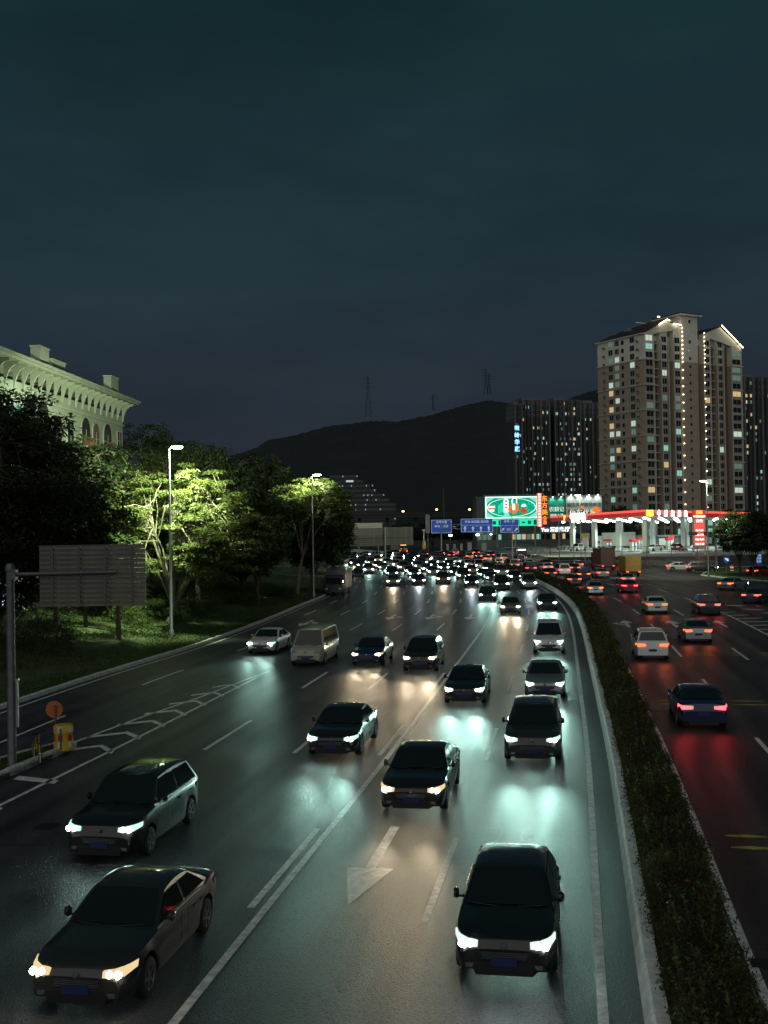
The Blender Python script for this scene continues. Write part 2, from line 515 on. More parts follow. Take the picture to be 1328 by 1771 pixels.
def arrow(path, off, y, parent, scale=1., ahead=False, bend=0., m=M_LINE):
    """painted lane arrow 6 m long; the oncoming lanes' arrows point at the camera"""
    s0 = path.sy(y)
    sg = 1 if ahead else -1
    def P(u, v):
        x, yy = path.at(s0 + sg * v * scale, off + u * sg * scale); return (x, yy, ZL + .001)
    b = MB()
    b.poly([P(-.12, 0), P(.12, 0), P(.12, 3.5), P(-.12, 3.5)], m)
    b.poly([P(-.55, 3.5), P(.55, 3.5), P(0, 6.0)], m)
    if bend:
        b.poly([P(0, 1.2), P(0, 1.8), P(bend * .75, 3.1), P(bend * .75, 2.5)], m)
        b.poly([P(bend * .7, 2.2), P(bend * 1.25, 3.4), P(bend * .7, 4.0)], m)
    return b.build('lane_arrow', parent)
arrow(BASE, -1.7, 28.5, ROAD)
arrow(BASE, 1.75, 28.2, ROAD)
arrow(BASE, 1.75, 97, ROAD); arrow(BASE, -5.0, 97, ROAD); arrow(BASE, -8.4, 97.2, ROAD, bend=-.9); arrow(BASE, -11.8, 97.2, ROAD, bend=-.9)
arrow(BASE, -18.2, 91.5, ROAD, bend=-.9)
for o in (7.6, 11.1, 14.7):
    arrow(BASE, o, 84, ROAD2, ahead=True, bend=-.9 if o < 8 else 0)
# chevrons of the nose between the service road and the main road
tip = BASE.at(BASE.sy(58.8), OFF['d56'])
LL = [ground(127, 1284), ground(248.5, 1239), ground(340, 1208), Vector((tip[0], tip[1], 0))]
def lerp_ll(t):
    a = t * 3; i = min(2, int(a)); return LL[i].lerp(LL[i + 1], a - i)
b = MB()
for q in range(12):
    p, n = lerp_ll(q / 12), lerp_ll((q + 1) / 12)
    d = (n - p).normalized() * .075; nn = Vector((-d.y, d.x, 0))
    b.poly([(*(p + nn).xy, ZL), (*(p - nn).xy, ZL), (*(n - nn).xy, ZL), (*(n + nn).xy, ZL)], M_LINE)
b.build('gore_line', ROAD)
strip_obj('gore_line', BASE, 10, 58.5, OFF['d56'] + .05, .15, ZL, M_LINE, ROAD)
for q in range(7):                                    # V-shaped bars
    y = 39.5 + 2.55 * q
    t = (y - LL[0].y) / (LL[3].y - LL[0].y)
    lx = lerp_ll(max(0, min(1, t))).x
    rx = BASE.at(BASE.sy(y - 1.2), OFF['d56'])[0]
    if rx - lx < .7:
        continue
    mid = lx + (rx - lx) * .62
    b = MB()
    w = .42
    b.poly([(lx, y - .25, ZL), (mid, y + .55, ZL), (mid, y + .55 + w, ZL), (lx, y - .25 + w, ZL)], M_LINE)
    b.poly([(mid, y + .55, ZL), (rx, y - .75, ZL), (rx, y - .75 + w * 1.2, ZL), (mid, y + .55 + w, ZL)], M_LINE)
    b.build('chevron_bar', ROAD)
for q in range(3):
    y = 27.5 + 3.4 * q
    rx = BASE.at(BASE.sy(y), OFF['d56'])[0]
    b = MB(); b.poly([(rx - 1.5, y + .7, ZL), (rx, y, ZL), (rx, y + .5, ZL), (rx - 1.5, y + 1.2, ZL)], M_LINE)
    b.build('chevron_bar', ROAD)
# hatching right of the outgoing road
for q in range(17):
    s0 = BASE.sy(49 + 3.0 * q)
    x0, y0 = BASE.at(s0, OFF['r3'] + .08)
    ln = 9.5 - .52 * q
    if ln < 1: break
    b = MB(); w = .42
    b.poly([(x0, y0, ZL), (x0 + ln, y0 + ln * .12, ZL), (x0 + ln, y0 + ln * .12 + w, ZL), (x0, y0 + w, ZL)], M_LINE)
    b.build('hatch_bar', ROAD2)
for q in range(5):
    x0, y0 = ground(1250 + 32 * q, 1047 + 6.6 * q).xy
    b = MB(); b.poly([(x0, y0, ZL), (x0 + 1.2, y0 - 1.3, ZL), (x0 + 1.9, y0 - 1.1, ZL), (x0 + .7, y0 + .25, ZL)], M_LINE); b.build('lane_dash', ROAD2)
# worn yellow cross lines (rumble strips) on the outgoing lanes
for (ya, hs) in ((27.6, ((6.6, 7.6), (8.1, 9.8), (10.4, 12.5))), (48.6, ((6.6, 7.4), (9.7, 11.2), (12.0, 13.4))), (66.5, ((6.7, 7.6), (8.2, 9.0), (10.0, 11.4), (12.2, 13.2), (14, 15)))):
    for o0, o1 in hs:
        for d in (0, 1.0):
            s0 = BASE.sy(ya) + d
            pts = []
            for o, e in ((o0, 0), ((o0 + o1) / 2, -.08), (o1, 0), (o1, .1), ((o0 + o1) / 2, .2), (o0, .1)):
                x, yv = BASE.at(s0 + e, o); pts.append((x, yv, ZL))
            b = MB(); b.poly(pts, M_YEL); b.build('rumble_strip', ROAD2)
# zebra crossing before the station
for q in range(9):
    x0, y0 = ground(1262 + 9 * q, 983, .0).xy
    b = MB(); b.poly([(x0, y0, ZL), (x0 + .5, y0, ZL), (x0 + 1.6, y0 - 7, ZL), (x0 + 1.1, y0 - 7, ZL)], M_LINE); b.build('zebra_stripe', ROAD2)
# drain slots and a repaired strip by the median
M_DARK = mat('dark_metal', (.03, .03, .032), .5, .6)
for y in (20.6, 47, 68):
    x, yv = BASE.at(BASE.sy(y), OFF['medr'] + .55)
    MB().box((x, yv, .006), (.75, .42, .006), M_DARK, BASE.ang(BASE.sy(y))).build('drain_grate', ROAD2)

M_PATCH = mat('asphalt_patch', (.026, .027, .031), .42, spec=.27, noise=(14, .5), bump=(30, .008)); M_TAR = mat('tar_seal', (.012, .012, .013), .4)
for (y, o0, o1, L) in ((31, -9.6, -7.4, 5.5), (52.5, -2.6, -.6, 3.2), (44, 1.0, 2.6, 2.4), (70, -12.8, -11.2, 7), (58, -8.9, -7.9, 9), (84, -1.0, .9, 4)):
    b = MB(); s0 = BASE.sy(y); pts = [(*BASE.at(s0 + a_, o_), .002) for a_, o_ in ((0, o0), (0, o1), (L, o1), (L, o0))]; b.poly(pts, M_PATCH); b.build('repair_patch', ROAD)
rj = random.Random(9)
for (y, o0, o1) in ((25.8, -13, 3.3), (41.5, -13, 3.3), (57.2, -16, 3.3), (76, -19, 3.3), (95, -20, 3.3)):       # transverse joints sealed with tar
    b = MB(); s0 = BASE.sy(y); n = 26
    for q in range(n):
        oa, ob = o0 + (o1 - o0) * q / n, o0 + (o1 - o0) * (q + 1) / n
        w_ = .02 + .015 * rj.random(); j_ = .04 * rj.random()
        b.poly([(*BASE.at(s0 - w_ + j_, oa), .003), (*BASE.at(s0 - w_ + j_, ob), .003), (*BASE.at(s0 + w_ + j_, ob), .003), (*BASE.at(s0 + w_ + j_, oa), .003)], M_TAR)
    b.build('tar_joint', ROAD)
for (y0, y1, o) in ((33, 66, -7.9), (18, 40, .9), (62, 90, -11.0), (24, 48, -4.4)):                                # wandering cracks
    b = MB(); s0, s1 = BASE.sy(y0), BASE.sy(y1); a_ = s0; w_ = 0.
    while a_ < s1:
        w2 = w_ + rj.uniform(-.09, .09); d_ = rj.uniform(.3, .8); e_ = rj.uniform(.008, .022)
        b.poly([(*BASE.at(a_, o + w_ - e_), .003), (*BASE.at(a_, o + w_ + e_), .003), (*BASE.at(a_ + d_, o + w2 + e_), .003), (*BASE.at(a_ + d_, o + w2 - e_), .003)], M_TAR)
        a_ += d_; w_ = w2
    b.build('crack', ROAD)
for (y, o) in ((34.5, -2.9), (62, 1.2), (48, -9.0), (27.5, -10.9)):
    b = MB(); x, yv = BASE.at(BASE.sy(y), o); b.lathe([(.36, .0), (.36, .006), (.33, .006), (.32, .004), (0, .004)], (x, yv, 0), M_DARK, 'z', 20); b.build('manhole_cover', ROAD)

# ------------------------------------------------------------------ kerbs and median
def kerb_piece(name, prof, L, m):
    """a kerb stone: profile (across, up) swept L along y with chamfered ends"""
    b = MB(); i = b.mi(m); k = len(prof)
    for y, c in ((-L / 2, .012), (-L / 2 + .012, 0), (L / 2 - .012, 0), (L / 2, .012)):
        cx = sum(p[0] for p in prof) / k; cz = sum(p[1] for p in prof) / k
        for x, z in prof:
            b.v.append((x + (cx - x) * c * 3, y, z + (cz - z) * c * 3))
    for q in range(3):
        for j in range(k):
            j2 = (j + 1) % k
            b.f.append((q * k + j, q * k + j2, (q + 1) * k + j2, (q + 1) * k + j)); b.m.append(i)
    b.f.append(tuple(reversed(range(k)))); b.m.append(i)
    b.f.append(tuple(3 * k + j for j in range(k))); b.m.append(i)
    return b.mesh(name)
MED = tag(empty('median_planter'), 'long pale kerbed planter running between the two carriageways', 'median')
stone = kerb_piece('kerb_stone', [(.0, -.05), (.34, -.05), (.34, .44), (.13, .44), (.07, .38)], .962, M_KERB)
low = kerb_piece('kerb_stone', [(-.22, -.05), (.0, -.05), (.0, .16), (-.03, .19), (-.22, .19)], .985, M_KERB2)
rs = random.Random(3)
s = BASE.sy(12)
n = 0
while n < 150:
    x, y = BASE.at(s, OFF['wall'])
    o = link('kerb_stone', stone, MED); o.location = (x, y, rs.uniform(-.012, .012)); o.rotation_euler = (0, rs.uniform(-.02, .02), BASE.ang(s) + rs.uniform(-.008, .008))
    s += 1.0; n += 1
b = MB()                                             # farther on: one continuous wall, growing taller on the bend
i = b.mi(M_KERB)
s1 = BASE.sy(440); a = s - .5; k = 0
while a < s1:
    hh = .46 + .5 * min(1, (a - s) / 60)
    for o, z in ((OFF['wall'] + .02, -.05), (OFF['wall'] + .15, hh - .06), (OFF['wall'] + .20, hh), (OFF['wall'] + .34, hh)):
        x, y = BASE.at(a, o); b.v.append((x, y, z))
    if k:
        for j in range(3):
            b.f.append((4 * k - 4 + j, 4 * k - 3 + j, 4 * k + 1 + j, 4 * k + j)); b.m.append(i)
    a += 2; k += 1
b.build('wall', MED)
s = BASE.sy(12)
for n in range(110):
    x, y = BASE.at(s, OFF['medr'])
    o = link('kerb_stone', low, MED); o.location = (x, y, rs.uniform(-.008, .008)); o.rotation_euler = (0, 0, BASE.ang(s) + rs.uniform(-.008, .008))
    s += 1.0
b = MB(); i = b.mi(M_KERB2); k = 0
while s < s1:
    for o, z in ((OFF['medr'], -.05), (OFF['medr'] - .03, .19), (OFF['medr'] - .22, .19)):
        x, y = BASE.at(s - .5, o); b.v.append((x, y, z))
    if k:
        for j in range(2):
            b.f.append((3 * k - 3 + j, 3 * k + j, 3 * k + 1 + j, 3 * k - 2 + j)); b.m.append(i)
    s += 2; k += 1
b.build('kerb', MED)
b = MB(); ribbon(b, BASE, 10, 435, OFF['wall'] + .32, OFF['medr'] - .2, .16, M_SOIL, 2.5); b.build('soil_bed', MED)

VERGE_KERB = tag(empty('verge_kerb'), 'grey stone kerb along the grass verge and the service road', 'kerb')
s = LK.sy(14)
for n in range(150):
    x, y = LK.at(s, -.02)
    o = link('kerb_stone', low, VERGE_KERB); o.location = (x, y, rs.uniform(-.01, .01)); o.rotation_euler = (0, 0, LK.ang(s) + rs.uniform(-.01, .01))
    s += 1.0

# island at the nose of the service road
ISL = tag(empty('traffic_island'), 'low kerbed island with grass at the nose of the service road', 'island')
pi_ = [ground(127, 1297).xy, ground(60, 1322).xy, ground(0, 1347).xy]
ip = [(-11.25, 40.0), (-11.75, 37.2), (-12.5, 33.6), (-14.5, 25.5), (-16.8, 18), (-19.5, 18), (-17.2, 26), (-14.6, 33.6), (-12.9, 38.0), (-11.7, 40.4)]
b = MB(); b.prism([(x, y) for x, y in ip][::-1], -.05, .15, M_SOIL); b.build('soil_bed', ISL)
isl_kerb = kerb_piece('kerb_stone', [(-.18, -.05), (.0, -.05), (.0, .22), (-.03, .25), (-.18, .25)], .985, M_KERB2)
for q in range(len(ip)):
    p0, p1 = Vector(ip[q]), Vector(ip[(q + 1) % len(ip)])
    L = (p1 - p0).length; n = max(1, round(L)); d = (p1 - p0) / n
    for j in range(n):
        c = p0 + d * (j + .5)
        o = link('kerb_stone', isl_kerb, ISL); o.location = (c.x, c.y, rs.uniform(-.01, .01)); o.scale = (1, d.length, 1)
        o.rotation_euler = (0, 0, math.atan2(-d.x, d.y) + math.pi)

# verge and bank left of the road
b = MB(); i = b.mi(M_GRASSBASE)
cols = [0, 1.2, 3, 5, 8, 12, 18, 26, 40, 70]
hts = [.17, .2, .3, .55, 1.0, 1.5, 1.9, 2.0, 2.0, 2.0]
def bank_h(d):
    return float(np.interp(d, cols, hts))
ya = np.arange(-4, 330, 3.)
for y in ya:
    lx, ly = LK.at(LK.sy(y), -.22)
    for c, h in zip(cols, hts):
        b.v.append((lx - c, ly, h + (.12 * math.sin(y * .4 + c) + .1 * math.sin(y * .17 + c * 1.7)) * min(1, c / 4)))
k = len(cols)
for q in range(len(ya) - 1):
    for j in range(k - 1):
        a = q * k + j
        b.f.append((a + 1, a, a + k, a + k + 1)); b.m.append(i)
VERGE = tag(b.build('grass_bank', smooth=60), kind='structure')
def bank_z(x, y):
    lx, ly = LK.at(LK.sy(y), -.22)
    return bank_h(max(0, lx - x)) - .05
# ------------------------------------------------------------------ vegetation
def leaf_mat(name, col, tr, rough=.5):
    return mat(name, col, rough, spec=.35, noise=(.9, .45), trans=tr)
M_LEAF_PALE = leaf_mat('leaf_pale', (.098, .128, .036), (.13, .16, .035))  # palest of the leaf greens
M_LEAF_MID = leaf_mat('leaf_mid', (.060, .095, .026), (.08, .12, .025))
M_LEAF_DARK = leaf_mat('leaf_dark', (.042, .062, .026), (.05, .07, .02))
M_LEAF_HEDGE = leaf_mat('leaf_hedge', (.070, .072, .022), (.07, .065, .015))
M_GRASS = leaf_mat('grass_blade', (.060, .105, .022), (.08, .12, .02))
M_PALM = leaf_mat('palm_leaf', (.075, .125, .045), (.09, .14, .04))
M_BARK = mat('bark', (.10, .085, .062), .9, noise=(3, .4), bump=(9, .04))
M_BARK_PALE = mat('pale_bark', (.20, .185, .13), .85, noise=(3, .3), bump=(9, .03))
M_FLOWER = mat('red_flower', (.35, .03, .015), .6)

def leaves_mesh(name, C, D, Nn, L, Wd, m, droop=.0):
    """C centres, D directions, Nn normals; one pointed leaf (two triangles folded on the midrib) each"""
    C = np.asarray(C, np.float32); D = np.asarray(D, np.float32); Nn = np.asarray(Nn, np.float32)
    D /= np.linalg.norm(D, axis=1, keepdims=True) + 1e-9
    S = np.cross(D, Nn); S /= np.linalg.norm(S, axis=1, keepdims=True) + 1e-9
    U = np.cross(S, D)
    L = np.broadcast_to(np.asarray(L, np.float32), (len(C),))[:, None]; Wd = np.broadcast_to(np.asarray(Wd, np.float32), (len(C),))[:, None]
    v = np.empty((len(C), 4, 3), np.float32)
    v[:, 0] = C - D * L * .5
    v[:, 1] = C + S * Wd * .5 - U * Wd * .12
    v[:, 2] = C + D * L * .5 - U * L * droop
    v[:, 3] = C - S * Wd * .5 - U * Wd * .12
    n = len(C)
    me = bpy.data.meshes.new(name)
    me.vertices.add(4 * n); me.vertices.foreach_set('co', v.ravel())
    me.loops.add(4 * n); me.loops.foreach_set('vertex_index', np.arange(4 * n, dtype=np.int32))
    me.polygons.add(n); me.polygons.foreach_set('loop_start', np.arange(0, 4 * n, 4, dtype=np.int32))
    me.polygons.foreach_set('loop_total', np.full(n, 4, np.int32))
    me.materials.append(m)
    me.update(calc_edges=True)
    return me

def rnd_unit(rng, n):
    a = rng.normal(size=(n, 3)); return a / np.linalg.norm(a, axis=1, keepdims=True)

def tree(name, label, base, H, Rc, z0, seed, n_cl, per, leaf=(.34, .13), lm=None, bm=None, flat=.35, lean=(0, 0), trunk_r=.2, group='trees along the verge',
         cat='tree', squash=.5, umbrella=.6, parent_only=False, cl_r=.9, limbs=9, dz=0.):
    """tapered trunk, forking limbs and a crown of leaf clumps set on the twig ends"""
    rng = np.random.default_rng(seed)
    lm = lm or M_LEAF_DARK; bm = bm or M_BARK
    T = thing(name, label, cat, base, 0, group)
    b = MB()
    fork = z0 * .62
    tx, ty = lean
    fp = Vector((tx * .45, ty * .45, fork))
    b.tube([(0, 0, -.3), (tx * .12 + .05, ty * .1, fork * .35), (tx * .28 - .04, ty * .26, fork * .7), tuple(fp)], [trunk_r * 1.25, trunk_r, trunk_r * .88, trunk_r * .75], bm, 8)
    cz = (z0 + H) / 2; hz = (H - z0) / 2
    ends = []
    for q in range(limbs):
        a = 2 * math.pi * (q + rng.uniform(-.35, .35)) / limbs
        rr = Rc * rng.uniform(.45, .8)
        e = Vector((tx + math.cos(a) * rr, ty + math.sin(a) * rr, cz + hz * rng.uniform(-.1, .75)))
        mid = fp.lerp(e, .5) + Vector((rng.uniform(-.5, .5), rng.uniform(-.5, .5), rng.uniform(.0, .22) * (e.z - fp.z)))
        b.tube([tuple(fp), tuple(fp.lerp(mid, .5) + Vector((0, 0, .15))), tuple(mid), tuple(e)], [trunk_r * .5, trunk_r * .36, trunk_r * .26, trunk_r * .1], bm, 6)
        ends.append((mid, e))
    Cs = []
    tries = 0
    while len(Cs) < n_cl and tries < n_cl * 30:
        tries += 1
        u = rng.normal(size=3); u /= np.linalg.norm(u)
        if u[2] < -umbrella: continue
        r = rng.uniform(.35, 1.0) ** .5
        p = np.array([tx + u[0] * Rc * r, ty + u[1] * Rc * r, cz + u[2] * hz * r])
        # uneven outline: lobes
        lob = .80 + .20 * math.sin(3 * math.atan2(u[1], u[0]) + seed) + .12 * math.sin(7 * math.atan2(u[1], u[0]) + 2.1 * seed)
        if r > lob + .12 * rng.normal(): continue
        Cs.append(p)
    for p in Cs:                                       # twigs to the clumps
        P = Vector(p)
        m_, e = min(ends, key=lambda me_: (me_[1] - P).length + .35 * (me_[0] - P).length)
        st = m_.lerp(e, rng.uniform(.15, 1.0))
        mid = st.lerp(P, .55) + Vector((rng.uniform(-.25, .25), rng.uniform(-.25, .25), rng.uniform(-.05, .35)))
        b.tube([tuple(st), tuple(mid), tuple(P)], [trunk_r * .15 + .012, trunk_r * .09 + .01, .01], bm, 4, cap=False)
    b.build('trunk', T)
    Cs = np.array(Cs)
    n = len(Cs) * per
    rep = np.repeat(Cs, per, 0)
    q = rnd_unit(rng, n) * (rng.uniform(0, 1, (n, 1)) ** .45) * cl_r
    q[:, 2] *= flat
    out = q.copy(); out[:, 2] -= .12
    D = out + .35 * rng.normal(size=(n, 3)) * np.array([1, 1, squash])
    Nn = np.tile([0, 0, 1.], (n, 1)) + .55 * rng.normal(size=(n, 3))
    L = leaf[0] * rng.uniform(.6, 1.35, n); Wd = leaf[1] * rng.uniform(.7, 1.3, n)
    me = leaves_mesh('crown', rep + q, D, Nn, L, Wd, lm, .12)
    tag(link('crown', me, T), kind='stuff')
    return T

def palm(label, base, H, seed, fans=16, r=1.2):
    rng = random.Random(seed)
    T = thing('fan_palm', label, 'palm', base, rng.uniform(0, 6), 'fan palms on the bank')
    b = MB(); b.tube([(0, 0, -.2), (.05, 0, H * .5), (0, .05, H)], [.16, .13, .12], M_BARK, 8); b.build('trunk', T)
    for q in range(fans):
        b = MB()
        a = 2 * math.pi * q / fans * 2.6 + rng.uniform(-.3, .3); el = rng.uniform(-.5, 1.1)
        d = Vector((math.cos(a) * math.cos(el), math.sin(a) * math.cos(el), math.sin(el)))
        s_ = Vector((0, 0, 1)).cross(d).normalized(); u = d.cross(s_)
        st = Vector((0, 0, H)); hub = st + d * r * .8
        b.tube([tuple(st), tuple(hub)], [.02, .012], M_PALM, 4)
        for j in range(13):
            t = (j - 6) / 6 * 1.35
            dd = d * math.cos(t) + s_ * math.sin(t)
            w = (s_ * math.cos(t) - d * math.sin(t)) * .05
            ln = r * (1 - .25 * abs(t) / 1.35) * rng.uniform(.85, 1.05)
            m1 = hub + dd * ln * .55; tipp = hub + dd * ln + Vector((0, 0, -.22 * ln))
            b.poly([hub, m1 + w, tipp, m1 - w], M_PALM)
        b.build('frond', T)
    return T

def shrub(name, label, base, rx, ry, h, seed, n, lm, leaf=(.16, .07), group='shrubs on the bank'):
    rng = np.random.default_rng(seed)
    T = thing(name, label, 'shrub', base, 0, group)
    b = MB()
    for q in range(9):
        a = rng.uniform(0, 6.28); rr = rng.uniform(.3, .8)
        b.tube([(0, 0, -.1), (math.cos(a) * rx * rr * .5, math.sin(a) * ry * rr * .5, h * .5), (math.cos(a) * rx * rr, math.sin(a) * ry * rr, h * .85)], [.035, .02, .008], M_BARK, 4)
    b.build('stem', T)
    u = rnd_unit(rng, n); u[:, 2] = np.abs(u[:, 2])
    r = rng.uniform(.45, 1, (n, 1)) ** .5
    lump = 1 + .16 * np.sin(5 * np.arctan2(u[:, 1], u[:, 0]) + seed)[:, None] + .1 * np.sin(9 * u[:, 2:3] * 3 + seed)
    C = u * r * lump * np.array([rx, ry, h])
    me = leaves_mesh('foliage', C, u + .8 * rng.normal(size=(n, 3)), u + np.array([0, 0, .6]) + .5 * rng.normal(size=(n, 3)), leaf[0] * rng.uniform(.6, 1.3, n), leaf[1] * rng.uniform(.6, 1.3, n), lm)
    tag(link('foliage', me, T), kind='stuff')
    return T

# median hedge: twigs and leaves over a dark inner mass
rng = np.random.default_rng(11)
HED = thing('median_hedge', 'dense clipped hedge growing in the median planter', 'hedge')
def hedge_top(s):
    return 1.02 + .10 * np.sin(s * .9) + .08 * np.sin(s * .37 + 1) + .05 * np.sin(s * 2.3) + .04 * np.sin(s * 4.1 + 2)
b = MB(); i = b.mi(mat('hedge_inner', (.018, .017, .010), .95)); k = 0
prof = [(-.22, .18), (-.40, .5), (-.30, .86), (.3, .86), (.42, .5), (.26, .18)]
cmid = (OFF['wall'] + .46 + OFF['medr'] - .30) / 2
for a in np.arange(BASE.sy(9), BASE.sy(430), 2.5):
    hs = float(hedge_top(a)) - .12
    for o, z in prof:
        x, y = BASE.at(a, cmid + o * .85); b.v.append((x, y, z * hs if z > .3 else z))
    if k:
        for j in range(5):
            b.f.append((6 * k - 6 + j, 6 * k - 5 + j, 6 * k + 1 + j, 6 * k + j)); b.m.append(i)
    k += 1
b.build('inner_core', HED)  # solid dark core filling the hedge under the leaves
CC, DD, NN, LL_, WW = [], [], [], [], []
for (y0, y1, dens, lf) in ((9, 24, 3600, .055), (24, 40, 2500, .065), (40, 62, 1300, .09), (62, 100, 620, .13), (100, 170, 300, .19), (170, 430, 120, .30)):
    s0, s1 = BASE.sy(y0), BASE.sy(y1)
    n = int((s1 - s0) * dens)
    a = rng.uniform(s0, s1, n)
    th = rng.uniform(-.25, math.pi + .25, n)          # around the section
    rr = np.clip(1 + .13 * rng.normal(size=n) + .10 * np.sin(a * 2.1 + th * 3) + .08 * np.sin(a * 5.3 + 2 * th) + .07 * np.sin(a * .8 + th), .66, 1.5)
    hw = .58
    sq = np.sign(np.cos(th)) * np.abs(np.cos(th)) ** .55; sz = np.sign(np.sin(th)) * np.abs(np.sin(th)) ** .55
    o = cmid + hw * sq * rr
    z = .42 + (hedge_top(a) - .42) * sz * rr
    x, y = BASE.at(a, o)
    C = np.stack([x, y, np.maximum(z, .2)], 1)
    nrm = np.stack([sq, .0 * sq, np.abs(sz) + .2], 1)
    CC.append(C); DD.append(nrm * .6 + rng.normal(size=(n, 3))); NN.append(nrm + .7 * rng.normal(size=(n, 3)))
    LL_.append(lf * rng.uniform(.6, 1.4, n)); WW.append(lf * .5 * rng.uniform(.6, 1.3, n))
me = leaves_mesh('foliage', np.concatenate(CC), np.concatenate(DD), np.concatenate(NN), np.concatenate(LL_), np.concatenate(WW), M_LEAF_HEDGE)
tag(link('foliage', me, HED), kind='stuff')
CC, DD, NN, LL_ = [], [], [], []                    # young pale shoots standing out of the clipped top and sides
b = MB()
for q in range(500):
    y = 11 + 80 * rng.uniform() ** 1.5; a = BASE.sy(y); o = rng.uniform(-.5, .5); h0 = float(hedge_top(a)) - .05 - .35 * max(0, abs(o) - .45)
    x0, y0 = BASE.at(a, cmid + o); ln = rng.uniform(.12, .42); tx, ty = rng.normal(size=2) * .10 + np.array([.25 * o, 0])
    p0, p1 = Vector((x0, y0, h0 - .1)), Vector((x0 + tx, y0 + ty, h0 + ln))
    b.tube([p0, p1], [.006, .003], M_BARK, 3, cap=False)
    for j in range(7):
        t = .3 + .7 * j / 6; c = p0.lerp(p1, t); d = rng.normal(size=3) * np.array([1, 1, .5]) + np.array([0, 0, .3])
        d /= np.linalg.norm(d); k_ = 1 + y / 60; CC.append(np.array(c) + d * .03); DD.append(d); NN.append(rng.normal(size=3) + np.array([0, 0, 1.5])); LL_.append(.075 * k_ * rng.uniform(.7, 1.3))
tag(b.build('twigs', HED), kind='stuff')
me = leaves_mesh('shoots', np.array(CC), np.array(DD), np.array(NN), np.array(LL_), np.array(LL_) * .45, M_LEAF_PALE)
tag(link('shoots', me, HED), kind='stuff')
for (y, o, z) in ((21.5, 5.0, 1.1), (47.5, 4.75, 1.0), (47.2, 4.8, .98)):
    x, yy = BASE.at(BASE.sy(y), o)
    b = MB()
    for q in range(5):
        t = 2 * math.pi * q / 5
        b.poly([(0, 0, 0), (.05 * math.cos(t - .5), .05 * math.sin(t - .5), .02), (.08 * math.cos(t), .08 * math.sin(t), .035), (.05 * math.cos(t + .5), .05 * math.sin(t + .5), .02)], M_FLOWER if y < 30 else mat('pale_flower', (.5, .42, .3), .6))
    o_ = b.build('flower', HED); o_.location = (x, yy, z)

# grass on the bank and the island
def grass(name, label, pts, z, h, seed):
    rng = np.random.default_rng(seed); n = len(pts)
    C = np.column_stack([pts, z + h * .35])
    D = np.column_stack([.5 * rng.normal(size=(n, 2)), np.ones(n)])
    Nn = rng.normal(size=(n, 3)) * np.array([1, 1, .3])
    me = leaves_mesh(name, C, D, Nn, h * rng.uniform(.6, 1.5, n), .05 + .03 * rng.uniform(0, 1, n), M_GRASS, .1)
    return tag(link(name, me), label, 'grass', kind='stuff')
rng = np.random.default_rng(5)
n = 60000
yy = rng.uniform(38, 135, n); dd = rng.uniform(0, 1, n) ** 1.4 * 16
lx = np.array([LK.at(LK.sy(v), -.25)[0] for v in np.arange(30, 150, .5)])
px_ = np.interp(yy, np.arange(30, 150, .5), lx) - dd
zz = np.interp(dd, cols, hts) - .03
lump = .55 + .45 * np.sin(px_ * .9) * np.sin(yy * .55)
grass('grass', 'short green grass on the bank above the service road', np.stack([px_, yy], 1), zz, (.16 + .20 * np.clip((dd - 4) / 4, 0, 1)) * (.7 + .5 * lump), 2)
pts = []
for _ in range(9000):
    t = rng.uniform(0, 1)
    y = 19 + 20.5 * t
    xl = np.interp(y, [18, 26, 33.6, 38, 40.4], [-19.4, -17.0, -14.4, -12.7, -11.7]); xr = np.interp(y, [18, 25.5, 33.6, 37.2, 40], [-17, -14.7, -12.7, -11.95, -11.5])
    pts.append((rng.uniform(xl, xr), y))
grass('grass', 'tufts of grass growing on the kerbed island', np.array(pts), np.full(len(pts), .14), .14 * np.ones(len(pts)), 9)

def bz(x, y): return (x, y, bank_z(x, y))
# trees of the verge, near to far
tree('shade_tree', 'large dark spreading tree filling the left edge of the picture before the villa', bz(-26.6, 63), 16.4, 8.8, 3.2, 21, 950, 80, (.30, .12), M_LEAF_DARK, M_BARK, .45, (.5, 1), .28, cl_r=1.05, limbs=12, umbrella=.9)
tree('shade_tree', 'dark tree standing behind the back of the road sign', bz(-21.8, 73), 11.6, 5.4, 2.6, 22, 420, 70, (.32, .12), M_LEAF_DARK, M_BARK, .45, (0, 0), .22, umbrella=.9)
tree('flame_tree', 'spreading feathery tree lit yellow green under the nearest street lamp', bz(-17.0, 86), 12.4, 7.0, 1.8, 23, 520, 95, (.34, .10), M_LEAF_PALE, M_BARK_PALE, .26, (1.4, -1.0), .24, umbrella=.85, limbs=14, cl_r=.8)
tree('shade_tree', 'dark leafy tree between the two lit trees, tall against the hill', bz(-17.5, 103), 15.4, 6.4, 3.6, 24, 460, 60, (.36, .15), M_LEAF_DARK, M_BARK, .45, (0, 0), .24, umbrella=.9)
tree('shade_tree', 'dark round tree below the gap between the two nearer street lamps', bz(-12.6, 109), 11.6, 3.8, 3.0, 25, 280, 60, (.34, .14), M_LEAF_DARK, M_BARK, .5, (0, 0), .2, umbrella=.9)
tree('flame_tree', 'feathery tree glowing pale under the second street lamp', bz(-10.2, 127), 13.5, 5.2, 6.8, 26, 300, 90, (.36, .11), M_LEAF_PALE, M_BARK_PALE, .26, (1.6, 0), .2, umbrella=.4)
tree('shade_tree', 'dense green broadleaf tree hanging over the parked blue truck', bz(-9.0, 131), 11.2, 4.6, 2.6, 27, 420, 80, (.34, .19), M_LEAF_MID, M_BARK, .6, (.8, 0), .22, umbrella=.95)
